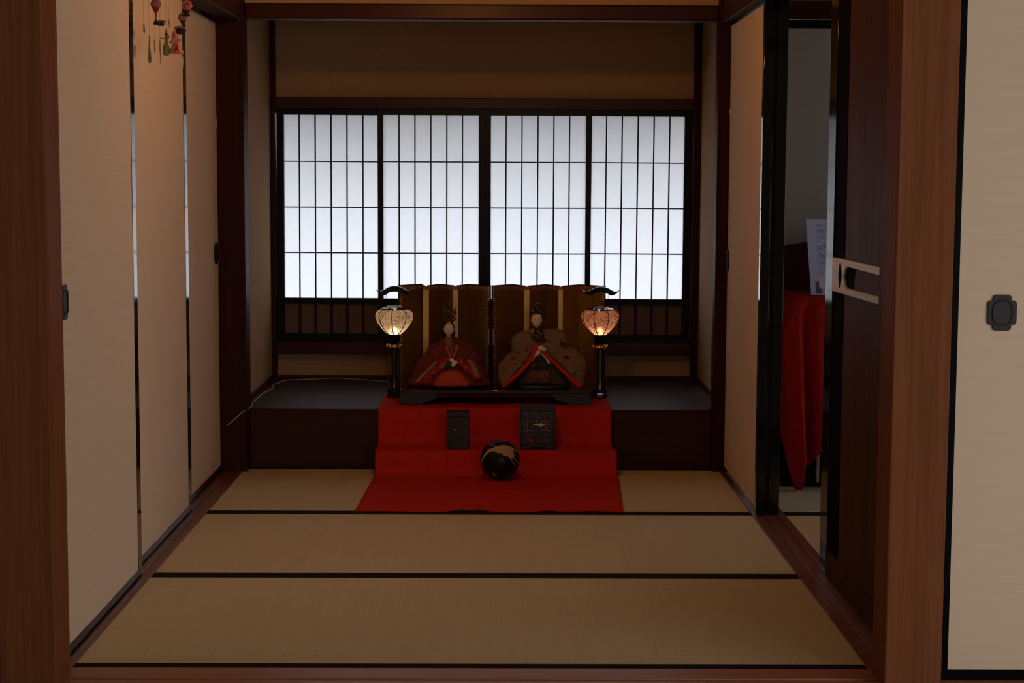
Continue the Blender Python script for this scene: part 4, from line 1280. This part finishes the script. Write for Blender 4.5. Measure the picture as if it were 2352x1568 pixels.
def chest_left():
    Y = 6.283
    a, b = at(1025, 1030, Y).x, at(1078.5, 1030, Y).x
    zt = at(1050, 947.5, Y).z
    e = empty('lacquer_box', ((a + b) / 2, Y, SZ), 'small black box with an orange maple leaf, on the red step', 'box')
    MB().box(a + 0.001, b - 0.001, Y, Y + 0.072, SZ, zt - 0.017).build('body', M['black_box'], e, bevel=0.0015)
    MB().box(a + 0.0004, b - 0.0004, Y - 0.0005, Y + 0.0725, zt - 0.0162, zt).build('lid', M['black_box'], e, bevel=0.001)
    m = MB()
    c = to_world8(352, 522, Y - 0.0012)
    pts = []
    for k, (ang, r) in enumerate([(90, .0050), (70, .0024), (38, .0064), (20, .0026), (-15, .0050), (-50, .0024), (-90, .0040), (-130, .0024), (195, .0050), (160, .0026), (140, .0066), (110, .0024)]):
        t = math.radians(ang)
        pts.append((c.x + r * math.cos(t), c.z + r * math.sin(t)))
    n = len(pts)
    vs = [(c.x, Y - 0.0012, c.z)] + [(x, Y - 0.0008, z) for x, z in pts] + [(x, Y, z) for x, z in pts]
    fs = [(0, 1 + k, 1 + (k + 1) % n) for k in range(n)] + [(1 + k, 1 + (k + 1) % n, 1 + n + (k + 1) % n, 1 + n + k) for k in range(n)]
    m.add(vs, fs)
    m.build('maple_leaf', M['orange_paint'], e, label='small orange maple leaf')
    m = MB()
    br = [[(585, 400), (545, 480), (530, 600), (535, 740), (500, 840)], [(545, 480), (500, 520), (455, 585)], [(535, 700), (470, 790), (400, 800), (330, 830)], [(530, 600), (590, 540)], [(420, 660), (350, 640), (290, 680)], [(560, 430), (520, 400)]]
    for pl in br:
        m.tube([to_world8(x, y, Y - 0.0002) for x, y in pl], 0.0009, 6)
    for x, y in ((360, 810), (400, 825), (330, 790), (580, 620), (565, 700), (540, 790), (300, 650), (350, 370)):
        m.ball(to_world8(x, y, Y), (0.0035, 0.0006, 0.0025), 8, 5)
    m.build('painted_tree', M['moss_paint'], e, label='faint painted tree')


def chest_right():
    Y = 6.280
    a, b = at(1194.5, 1030, Y).x, at(1275.5, 1030, Y).x
    zt = to_world8(1850, 128, Y).z
    e = empty('drawer_chest', ((a + b) / 2, Y, SZ), 'small black chest of drawers with red cords and gilt crane, on the red step', 'chest')
    zl = to_world8(1850, 190, Y).z
    zbm = to_world8(1850, 800, Y).z
    m = MB().box(a + 0.001, b - 0.001, Y + 0.002, Y + 0.088, zbm - 0.004, zl + 0.002)
    m.box(a, a + 0.006, Y - 0.001, Y + 0.089, SZ, zl).box(b - 0.006, b, Y - 0.001, Y + 0.089, SZ, zl)
    m.build('body', M['teal'], e, bevel=0.0012)
    MB().box(a - 0.002, b + 0.002, Y - 0.003, Y + 0.091, zl, zt).build('top_board', M['teal'], e, bevel=0.002)
    ap = [(a, SZ), (a, zbm), (b, zbm), (b, SZ), (b - 0.030, SZ), (b - 0.036, SZ + 0.006), (b - 0.050, SZ + 0.008), (a + 0.056, SZ + 0.009), (a + 0.040, SZ + 0.007), (a + 0.034, SZ)]
    MB().prism(ap, 'XZ', Y - 0.001, Y + 0.003).build('apron', M['teal'], e, bevel=0.0006)
    lines = [205, 368, 530, 685, 800]
    for i in range(4):
        z1, z0 = to_world8(1850, lines[i] - 4, Y).z, to_world8(1850, lines[i + 1] - 4, Y).z
        d = MB().box(a + 0.0062, b - 0.0062, Y, Y + 0.012, z0 + 0.0006, z1 - 0.0006).build('drawer', M['black_box'], e, bevel=0.0006)
        m = MB()
        for u0, u1 in ((0.04, 0.40), (0.58, 0.95)) if i else ((0.08, 0.32), (0.58, 0.95)):
            x0, x1 = a + 0.006 + (b - a - 0.012) * u0, a + 0.006 + (b - a - 0.012) * u1
            m.box(x0, x1, Y - 0.0008, Y, z1 - 0.0019, z1 - 0.0007)
        m.build('silver_line', M['silver'], d)
        if i < 3:
            c = to_world8((1828, 1835, 1820)[i], lines[i] + (8, 2, 2)[i], Y - 0.0012)
            rg = [c + Vector((0.0032 * math.cos(2 * PI * k / 16), 0, 0.0036 * math.sin(2 * PI * k / 16))) for k in range(17)]
            MB().tube(rg, 0.0007, 6).build('ring_pull', M['silver'], d, label='small silver ring pull')
    m = MB()
    for pl in ([(1560, 190), (1610, 220), (1645, 265)], [(1725, 205), (1790, 225), (1830, 290), (1905, 310)], [(1560, 410), (1590, 440), (1610, 460)], [(1590, 390), (1555, 415)], [(1690, 430), (1755, 465)], [(2010, 400), (2070, 445)], [(1710, 605), (1800, 612)], [(1600, 700), (1610, 735), (1650, 752), (1690, 745)], [(1970, 740), (2040, 745)], [(1985, 600), (2020, 610)], [(2000, 590), (2010, 625)], [(1880, 725), (1945, 732)], [(1985, 712), (2040, 740)], [(2000, 262), (2060, 275), (2110, 300)], [(1560, 812), (1600, 818)], [(2020, 420), (2100, 465)]):
        m.tube([to_world8(x, y, Y - 0.0004) for x, y in pl], 0.0008, 6)
    for x, y in ((1745, 208), (1830, 372), (2000, 605), (1910, 728), (2000, 715)):
        m.ball(to_world8(x, y, Y), (0.0032, 0.0007, 0.0020), 8, 5)
    m.build('painted_birds', M['silver'], e, label='faint silver painted birds and branches')
    m = MB()
    body = [(1765, 425), (1790, 412), (1830, 420), (1860, 405), (1880, 415), (1915, 395), (1925, 412), (1955, 420), (1982, 442), (1945, 445), (1925, 462), (1900, 455), (1880, 468), (1850, 448), (1810, 446), (1770, 440)]
    m.prism([(to_world8(x, y, Y).x, to_world8(x, y, Y).z) for x, y in body], 'XZ', Y - 0.0012, Y)
    m.build('gilt_crane', M['gold_paint'], e, smooth=False, label='gilt flying crane')
    for pl in ([(1640, 250), (1665, 300), (1662, 400), (1658, 500), (1660, 590), (1668, 650), (1700, 690), (1745, 740)], [(1972, 258), (1970, 310), (1985, 390), (1992, 460), (2003, 545)]):
        MB().tube([to_world8(x, y, Y - 0.0028) for x, y in pl], [0.0016 if i not in (2, 3) else 0.0022 for i in range(len(pl))], 8).build('red_cord', M['red_cord'], e, label='red silk cord')
    MB().tube([to_world8(x, y, Y - 0.0025) for x, y in [(1690, 690), (1715, 715), (1745, 742)]], [0.002, 0.0038, 0.003], 8).build('red_tassel', M['red_cord'], e)
    return e


chest_left()
chest_right()


# ------------------------------------------------------------------ crane ball
def crane_ball():
    r = 0.0738
    c = at(1148, 1058, 6.158)
    c.z = r + 0.0064
    mb = MB().ball(c, r, 64, 40, mi=0)
    o = mb.build('temari_ball', M['ball_black'], None, origin=c, angle=80, label='black ball with a beige crane, on the red felt before the step', cat='ball')
    # embroidered crane: outline laid over the sphere
    vd = (CAM - c).normalized()
    rx = Vector((0, 0, 1)).cross(vd).normalized() * -1
    rx = vd.cross(Vector((0, 0, 1))).normalized() * -1
    uz = vd.cross(rx).normalized()
    if uz.z < 0:
        uz = -uz
    if rx.x < 0:
        rx = -rx

    def patch(polys, name, mat, lift=1.006):
        bm = bmesh.new()
        for poly in polys:
            vs = [bm.verts.new(((x - 1160) / 362.0, -(y - 1090) / 372.0, 0)) for x, y in poly]
            es = [bm.edges.new((vs[i], vs[(i + 1) % len(vs)])) for i in range(len(vs))]
            bmesh.ops.triangle_fill(bm, use_beauty=True, edges=es)
        for _ in range(3):
            bmesh.ops.subdivide_edges(bm, edges=[e for e in bm.edges if e.calc_length() > 0.06], cuts=1, use_grid_fill=False)
            bmesh.ops.triangulate(bm, faces=bm.faces)
        for v in bm.verts:
            u, w = v.co.x * 0.99, v.co.y * 0.99
            q = u * u + w * w
            k = math.sqrt(max(0.0, 1 - q))
            v.co = (rx * u + uz * w + vd * k).normalized() * r * lift
        bmesh.ops.recalc_face_normals(bm, faces=bm.faces)
        me = bpy.data.meshes.new(name)
        bm.to_mesh(me)
        bm.free()
        me.materials.append(mat)
        me.polygons.foreach_set('use_smooth', [True] * len(me.polygons))
        ob = bpy.data.objects.new(name, me)
        COL.objects.link(ob)
        ob.parent = o
        sd = ob.modifiers.new('thick', 'SOLIDIFY')
        sd.thickness = 0.0006
        return ob
    body = [(930, 803), (995, 793), (1050, 828), (1090, 845), (1140, 832), (1200, 820), (1270, 822), (1330, 833), (1400, 868), (1450, 910), (1490, 960), (1440, 930), (1400, 905), (1425, 985), (1420, 1045), (1385, 1068), (1345, 1068), (1310, 1035), (1290, 1020), (1262, 1035), (1248, 1005), (1222, 1030), (1205, 975), (1120, 966), (1060, 940), (1000, 938), (930, 985), (870, 1055), (825, 1165), (828, 1100), (870, 1000), (940, 910), (1000, 875), (1070, 872), (1040, 835), (1000, 812)]
    p1 = patch([body, [(1348, 1068), (1362, 1064), (1440, 1198), (1430, 1200)], [(1408, 1052), (1420, 1046), (1492, 1165), (1482, 1168)]], 'crane_embroidery', M['crane'])
    p1['label'] = 'beige embroidered crane'
    p2 = patch([[(1035, 1318), (1065, 1345), (1098, 1385), (1125, 1430), (1095, 1440), (1050, 1400), (1025, 1360)], [(820, 1165), (845, 1160), (850, 1185), (825, 1195)]], 'wing_tip_embroidery', M['crane_dim'])
    return o


crane_ball()

# ------------------------------------------------------------------ white cord along the alcove floor
zc = TZ + 0.0022
pts = []
for x, y in ((892, 876), (866, 874.5), (835, 871.5), (800, 869.5), (765, 868.5), (725, 870), (690, 871.5), (655, 873.5), (640, 879), (628, 883.5)):
    q = atz(x, y, zc)
    q.y = min(q.y, 7.405)
    pts.append(q)
for x, y in ((627, 891), (618, 897), (606, 902), (592, 914), (580, 925)):
    pts.append(atz(x, y, zc))
q = at(568, 936, 6.42)
pts.append(Vector((-0.948, 6.42, q.z + 0.004)))
for x, y in ((560, 944), (545, 957), (532, 968), (521, 977)):
    pts.append(at(x, y, 6.336))


def smooth_path(P, k=5):
    out = []
    for i in range(len(P) - 1):
        p0, p1, p2, p3 = P[max(i - 1, 0)], P[i], P[i + 1], P[min(i + 2, len(P) - 1)]
        for j in range(k):
            t = j / k
            out.append(0.5 * (2 * p1 + (p2 - p0) * t + (2 * p0 - 5 * p1 + 4 * p2 - p3) * t * t + (3 * p1 - p0 - 3 * p2 + p3) * t ** 3))
    out.append(P[-1])
    return out


MB().tube(smooth_path(pts), 0.0021, 8).build('power_cord', M['cord_white'], None, origin=(-0.9, 7.0, zc), angle=80, label='thin white cord running along the alcove floor to the left lantern', cat='cord')

# ------------------------------------------------------------------ side room: draped table, notice, shadow board
e = empty('draped_table', (1.4, 6.3, 0), 'table draped with red cloth in the side room, seen through the doorway', 'table')
TT = 0.680
MB().box(1.114, 1.95, 6.06, 6.62, TT - 0.03, TT).build('tabletop', M['dark_wood_x'], e)
MB().box(1.04, 1.95, 6.06, 6.60, 0.0005, 0.018).build('base', M['lacquer_soft'], e, label='black base board')
for x, y in ((1.14, 6.12), (1.14, 6.56), (1.90, 6.12), (1.90, 6.56)):
    MB().box(x - 0.02, x + 0.02, y - 0.02, y + 0.02, 0.018, TT - 0.03).build('leg', M['lacquer_soft'], e)
MB().tube([(1.172, 6.045, 0.019), (1.172, 6.045, 0.16)], 0.006, 10).build('prop_rod', M['white_paint'], e, label='short white rod under the cloth')
# cloth: top sheet and folded front drop
NXC, NZ = 90, 26
vs, fs = [], []


def drop(x):
    pts = [(1.02, 0.22), (1.040, 0.155), (1.060, 0.06), (1.078, 0.006), (1.097, 0.018), (1.106, 0.105), (1.138, 0.092), (1.150, 0.13), (1.185, 0.165), (1.3, 0.12), (1.4, 0.03), (1.5, 0.10), (1.7, 0.05), (1.96, 0.12)]
    for (a, za), (b, zb_) in zip(pts, pts[1:]):
        if x <= b:
            t = (x - a) / (b - a)
            return za + (zb_ - za) * t
    return pts[-1][1]


def fold(x, t):
    g = 0
    for c, s, a in ((1.105, 0.016, -0.050), (1.137, 0.014, 0.040), (1.175, 0.018, -0.022), (1.055, 0.022, 0.022), (1.24, 0.03, 0.03), (1.33, 0.04, -0.03), (1.5, 0.05, 0.03), (1.65, 0.05, -0.03), (1.8, 0.05, 0.03)):
        g += a * math.exp(-((x - c + 0.02 * (1 - t)) / s) ** 2)
    return g * min(1, 0.25 + t * 1.1)




def xleft(t):
    k = min(1.0, t / 0.42)
    return 1.108 - 0.078 * k * (2 - k)


NS = 6
for i in range(-NS, NXC + 1):
    q = max(i, 0) / NXC
    q = q ** 1.6
    back = -min(i, 0) / NS
    xt = xleft(0) + (1.96 - xleft(0)) * q
    zb_ = drop(1.025 + (1.96 - 1.025) * q)
    ys = [6.63, 6.3, 6.07, 6.055]
    col = [(xt, y + (6.63 - y) * back, TT + (0.004 if n_ < 3 else 0.0)) for n_, y in enumerate(ys)]
    for k in range(1, NZ + 1):
        t = k / NZ
        x = xleft(t) + (1.96 - xleft(t)) * q
        y = 6.048 - 0.055 * t + fold(x, t)
        zb2 = zb_ + (0.10 - zb_) * back
        col.append((x + 0.02 * back * t, y + (6.60 - y) * back, TT - 0.006 + (zb2 - TT) * t))
    vs += col
m = NZ + 4
for i in range(NXC + NS):
    for k in range(m - 1):
        a = i * m + k
        fs.append((a, a + 1, a + m + 1, a + m))
o = MB().add(vs, fs).build('table_cloth', M['cloth'], None, origin=(1.4, 6.3, TT), angle=80, label='red tablecloth hanging in folds to a point in the side room', cat='tablecloth')
sd = o.modifiers.new('thick', 'SOLIDIFY')
sd.thickness = 0.0025

# notice
bl = Vector((1.183, 6.30, TT + 0.0085))
aw = math.radians(11)
w = Vector((math.cos(aw), math.sin(aw), 0))
tl = math.radians(14)
nb = Vector((-math.sin(aw), math.cos(aw), 0))
u = (nb * math.sin(tl) + Vector((0, 0, 1)) * math.cos(tl)).normalized()
nf = w.cross(u).normalized()
if nf.y > 0:
    nf = -nf
e = empty('notice_stand', bl, 'lavender printed notice standing on the red-draped table', 'notice')


def card(mb, a0, a1, b0, b1, d0, d1):
    c = [bl + w * a + u * b + nf * d for d in (d0, d1) for a, b in ((a0, b0), (a1, b0), (a1, b1), (a0, b1))]
    mb.add(c, [(0, 3, 2, 1), (4, 5, 6, 7), (0, 1, 5, 4), (1, 2, 6, 5), (2, 3, 7, 6), (3, 0, 4, 7)])
    return mb


card(MB(), 0, 0.21, 0, 0.292, -0.003, 0).build('sheet', M['notice'], e, smooth=False)
t = MB()
rnd = random.Random(3)


def text_row(x0, x1, y, h, dens=0.8, sq=1.0):
    x = x0
    while x < x1:
        g = h * (0.7 + 0.4 * rnd.random()) * sq
        if rnd.random() < dens:
            # one dense glyph: strokes in a square
            card(t, x, x + g, y + h * 0.42, y + h * 0.58, 0, 0.0003)
            if rnd.random() < 0.7:
                card(t, x + g * 0.4, x + g * 0.6, y, y + h, 0, 0.0003)
            if rnd.random() < 0.6:
                card(t, x + g * 0.1, x + g * 0.9, y + h * 0.82, y + h, 0, 0.0003)
            if rnd.random() < 0.6:
                card(t, x, x + g, y, y + h * 0.14, 0, 0.0003)
        x += g * 1.15
    return


text_row(0.040, 0.17, 0.262, 0.0125, 1.0)
for y in (0.247, 0.240, 0.229, 0.222, 0.214, 0.203, 0.189, 0.182, 0.176, 0.170, 0.158, 0.151, 0.146, 0.136, 0.125, 0.118, 0.106, 0.099, 0.089, 0.081):
    text_row(0.030 + 0.008 * rnd.random(), 0.18 - 0.05 * rnd.random(), y, 0.0045, 0.75)
t.build('printed_text', M['notice_ink'], e, smooth=False)
card(card(MB(), 0.020, 0.034, 0.004, 0.052, 0, 0.0004), 0.034, 0.046, 0.004, 0.025, 0, 0.0004).build('printed_picture', M['notice_ink'], e, smooth=False)
card(MB(), 0.038, 0.12, 0.024, 0.064, 0, 0.0005).build('pale_label', M['notice_pale'], e, smooth=False)
st = MB()
base = bl + w * 0.105
st.tube([base + u * 0.2 - nf * 0.005, Vector(((base - nf * 0.075).x, (base - nf * 0.075).y, bl.z + 0.003))], 0.003, 8)
st.build('prop_leg', M['lacquer_soft'], e)

# dark board standing in for a soft shadow behind the table
MB().prism([(1.02, 0.001), (1.80, 0.001), (1.80, at(1806, 564, 6.70).z + (1.80 - at(1806, 564, 6.70).x) * 0.16), (1.02, at(1806, 564, 6.70).z - (at(1806, 564, 6.70).x - 1.02) * 0.16)], 'XZ', 6.70, 6.735).build('shadow_board', M['dark_wood'], None, origin=(1.4, 6.72, 0), bevel=0.002, label='dark board standing in for a shadow with a sloping edge behind the red-draped table', cat='board')

# ------------------------------------------------------------------ hanging ornaments near the left fusuma
YO = 4.75
ZTOP = 2.29
PXM = YO / FPX


def o7(zx, zy, dy=0.0):
    return at(290 + 0.1148 * zx, 0.1148 * zy, YO + dy)


def ornament(name, label, zx, ztop_zy, dy):
    q = o7(zx, ztop_zy, dy)
    e = empty(name, q, label, 'hanging ornament', 'small crepe ornaments hanging by the left fusuma')
    MB().tube([q, Vector((q.x, q.y, ZTOP))], 0.0003, 6).build('thread', M['thread'], e)
    return e


def zr(v):
    return v * 0.1148 * PXM


def orn_lantern(zx, zy, r, label, dy, tall):
    e = ornament('lantern_ornament', label, zx, zy - r, dy)
    c = o7(zx, zy, dy)
    R = zr(r)

    def ribbed(d, p):
        k = 1 + 0.05 * math.cos(10 * math.atan2(d.y, d.x))
        return Vector((p.x * k, p.y * k, p.z))
    MB().ball(c, (R, R, R * 0.98), 40, 16, shape=ribbed).build('balloon', M['mauve'], e, angle=80)
    if tall:
        MB().lathe([(R * 0.10, -R * 3.6), (R * 0.13, -R * 2.2), (R * 0.16, -R * 1.9), (R * 0.55, -R * 1.25), (R * 0.8, -R * 0.72)], c, 20).build('stem', M['dark_red'], e)
        MB().lathe([(R * 0.62, -R * 4.05), (R * 0.55, -R * 3.85), (R * 0.22, -R * 3.15), (R * 0.1, -R * 3.0)], c, 20).build('foot', M['brown_dark'], e)
    else:
        MB().lathe([(R * 0.12, -R * 1.9), (R * 0.3, -R * 1.4), (R * 0.72, -R * 0.75)], c, 20).build('stem', M['brown_dark'], e)
    return e


orn_lantern(590, 75, 100, 'mauve ribbed lantern ornament on a long dark stem', 0.0, True)
orn_lantern(1130, 350, 88, 'small mauve ribbed lantern ornament above a dark cap ornament', 0.02, False)


def orn_cap(zx, zy, w_, label, dy, flip):
    e = ornament('cap_ornament', label, zx, zy - 60, dy)
    c = o7(zx, zy, dy)
    R = zr(w_)
    MB().lathe([(R * 0.72, -R * 0.75), (R * 0.85, -R * 0.6), (R * 0.95, R * 0.1), (R * 0.6, R * 0.32), (R * 0.1, R * 0.42)], c, 20).build('body', M['brown_dark'], e)
    MB().lathe([(R * 1.0, R * 0.25), (R * 1.12, R * 0.38), (R * 0.7, R * 0.6), (R * 0.1, R * 0.75)], c + Vector((flip * R * 0.25, 0, 0)), 20).build('brim', M['moss'], e)
    MB().ball(c + Vector((flip * R * 0.9, -R * 0.2, 0)), R * 0.28, 10, 8).build('bobble', M['pink_felt'], e)
    return e


orn_cap(690, 455, 82, 'dark box-shaped ornament with a green top, hanging beside the lantern stem', 0.06, 1)
orn_cap(1095, 600, 108, 'broad dark ornament with a green brim, hanging above the pink doll', 0.07, -1)


def orn_blossom():
    zx, zy = 1205, 110
    e = ornament('blossom_ornament', 'rose-pink blossom bunch over a small dark pot, topmost by the door edge', zx, 0, 0.0)
    c = o7(zx, zy)
    rn = random.Random(5)
    m = MB()
    for k in range(34):
        a, b = rn.uniform(0, 2 * PI), rn.uniform(-1, 1)
        q = Vector((math.cos(a) * math.sqrt(1 - b * b), math.sin(a) * math.sqrt(1 - b * b), b)) * zr(82)
        m.ball(c + q, zr(rn.uniform(20, 38)), 10, 8)
    m.build('blossom', M['rose'], e)
    MB().lathe([(zr(52), -zr(215)), (zr(75), -zr(200)), (zr(50), -zr(150)), (zr(70), -zr(110)), (zr(60), -zr(90))], c, 20).build('pot', M['brown_dark'], e)


orn_blossom()


def orn_green():
    e = ornament('green_doll_ornament', 'green bottle-shaped doll ornament with a round head', 800, 690, 0.0)
    c = o7(800, 980)
    MB().lathe([(zr(35), -zr(128)), (zr(58), -zr(112)), (zr(72), -zr(40)), (zr(62), zr(40)), (zr(36), zr(110)), (zr(34), zr(165)), (zr(30), zr(225)), (zr(12), zr(240))], c, 32).build('body', M['moss'], e, angle=80)
    MB().ball(o7(815, 735), zr(46), 16, 12).build('head', M['olive'], e)
    MB().lathe([(zr(22), 0), (zr(40), zr(14)), (zr(16), zr(55)), (zr(5), zr(130))], o7(800, 708), 16).build('cap', M['dark_red'], e)
    MB().tube([o7(680, 765), o7(800, 775)], zr(12), 8).build('arm', M['thread'], e)


orn_green()


def orn_pink():
    e = ornament('pink_doll_ornament', 'pink doll ornament with a flared skirt and pointed red hood', 965, 610, 0.005)
    b = o7(1005, 1065, 0.005)
    hgt = zr(215)
    MB().lathe([(zr(150), 0), (zr(142), hgt * 0.1), (zr(105), hgt * 0.5), (zr(62), hgt * 0.9), (zr(30), hgt)], b, 28).build('skirt', M['pink_felt'], e, angle=80)
    q = o7(978, 1062, 0.0)
    q = b + Vector((0, 0, zr(3)))

    def fp(a, d, z):
        return q + Vector((0.981 * zr(a) + 0.195 * zr(d), 0.195 * zr(a) - 0.981 * zr(d), zr(z)))
    MB().loft([(fp(-56, 138, 0), fp(56, 138, 0), .001, .004), (fp(-24, 108, 95), fp(24, 108, 95), .001, .004), (fp(-3, 70, 185), fp(3, 70, 185), .001, .002)], 10).build('skirt_front', M['dark_red'], e)
    MB().ball(o7(975, 790, 0.0), (zr(72), zr(60), zr(62)), 16, 12).build('chest', M['pink_felt'], e)
    for s in (-1, 1):
        MB().ball(o7(975 + s * 78, 800 + (40 if s < 0 else 0), -0.003), (zr(42), zr(36), zr(34)), 12, 8).build('sleeve', M['rose'], e)
    MB().lathe([(zr(62), 0), (zr(55), zr(30)), (zr(38), zr(80)), (zr(10), zr(130))], o7(965, 735, 0.0), 18).build('hood', M['rose'], e)


orn_pink()


def orn_pod(zx, y0, y1, y2, r, label, mat):
    e = ornament('pod_ornament', label, zx, y0, 0.0)
    a, b, c = o7(zx, y0), o7(zx + 6, y1), o7(zx + 14, y2)
    L = (a - c).length
    MB().tube([a, a.lerp(b, 0.5), b, b.lerp(c, 0.35), b.lerp(c, 0.7), b.lerp(c, 0.92), c], [zr(8), zr(12), zr(16), zr(r * 0.75), zr(r), zr(r * 0.75), zr(8)], 18).build('pod', mat, e, angle=80, subsurf=1)


orn_pod(458, 690, 960, 1270, 38, 'long grey-green teardrop ornament hanging lowest', M['grey_green'])
orn_pod(348, 460, 520, 660, 20, 'small dark teardrop ornament leftmost of the hanging ornaments', M['grey_green'])
orn_pod(560, 780, 860, 1040, 16, 'slim brown teardrop ornament between the green doll and the long grey-green teardrop', M['thread'])
orn_pod(672, 780, 1000, 1290, 7, 'thin brown tassel hanging straight beside the green doll', M['thread'])
orn_pod(850, 380, 450, 560, 9, 'short brown tassel hanging above the green doll', M['thread'])


# ------------------------------------------------------------------ lights
def area(name, loc, target, sx, sy, power, col):
    l = bpy.data.lights.new(name, 'AREA')
    l.shape = 'RECTANGLE'
    l.size, l.size_y = sx, sy
    l.energy = power
    l.color = col
    o = bpy.data.objects.new(name, l)
    o.location = loc
    d = (Vector(target) - Vector(loc)).normalized()
    o.rotation_euler = d.to_track_quat('-Z', 'Y').to_euler()
    COL.objects.link(o)
    return o


def point(name, loc, power, col, r):
    l = bpy.data.lights.new(name, 'POINT')
    l.energy = power
    l.color = col
    l.shadow_soft_size = r
    o = bpy.data.objects.new(name, l)
    o.location = loc
    COL.objects.link(o)
    return o


# daylight outside the alcove window; the eave shades the top of the paper
struct('eave', MB().box(-2.5, 2.5, 7.54, 8.60, 1.48, 1.54), M['sill_wood_x'], 'roof eave outside the alcove window', 'eave', 0)
area('daylight_outside', (-0.05, 9.6, 2.2), (-0.05, 7.45, 0.75), 4.6, 2.2, 610, (0.93, 0.955, 1.0))
# daylight through the front room window on the right
area('daylight_front_room', (2.85, 0.9, 0.82), (0.6, 3.4, 0.5), 2.8, 1.3, 38, (1.0, 0.92, 0.85))
# added fill in front of the solid rear wall, brightening the alcove
area('fill_rear_wall', (0.7, -2.02, 1.25), (0.2, 4.0, 0.9), 2.2, 1.4, 18, (1.0, 0.95, 0.90))
# warm ceiling lamp of the small room
point('ceiling_lamp', (-0.12, 4.95, 1.90), 11, (1.0, 0.42, 0.10), 0.025)
# daylight through the side room window
area('daylight_side_room', (3.15, 5.8, 0.95), (1.2, 6.2, 0.6), 1.5, 1.2, 6.8, (0.92, 0.92, 0.95))

wd = bpy.data.worlds.new('world')
wd.use_nodes = True
bg = wd.node_tree.nodes['Background']
bg.inputs[0].default_value = (0.55, 0.62, 0.7, 1)
bg.inputs[1].default_value = 0.05
S.world = wd

# ------------------------------------------------------------------ camera
cd = bpy.data.cameras.new('camera')
cd.sensor_fit = 'HORIZONTAL'
cd.sensor_width = 36.0
cd.lens = FPX / CW * 36.0
cd.clip_start = 0.05
cd.clip_end = 60
co = bpy.data.objects.new('camera', cd)
R = Matrix((RGT, UPV, -FWD)).transposed()
co.matrix_world = Matrix.Translation(CAM) @ R.to_4x4()
COL.objects.link(co)
S.camera = co

vs_ = S.view_settings
S.display_settings.display_device = 'sRGB'
vs_.view_transform = 'Standard'
vs_.look = 'None'
vs_.exposure = 0.0
vs_.gamma = 1.0
vs_.use_curve_mapping = False
S.cycles.max_bounces = 10
S.cycles.diffuse_bounces = 6
S.cycles.glossy_bounces = 4
S.cycles.transmission_bounces = 6
S.cycles.sample_clamp_indirect = 4.0
S.cycles.use_denoising = True
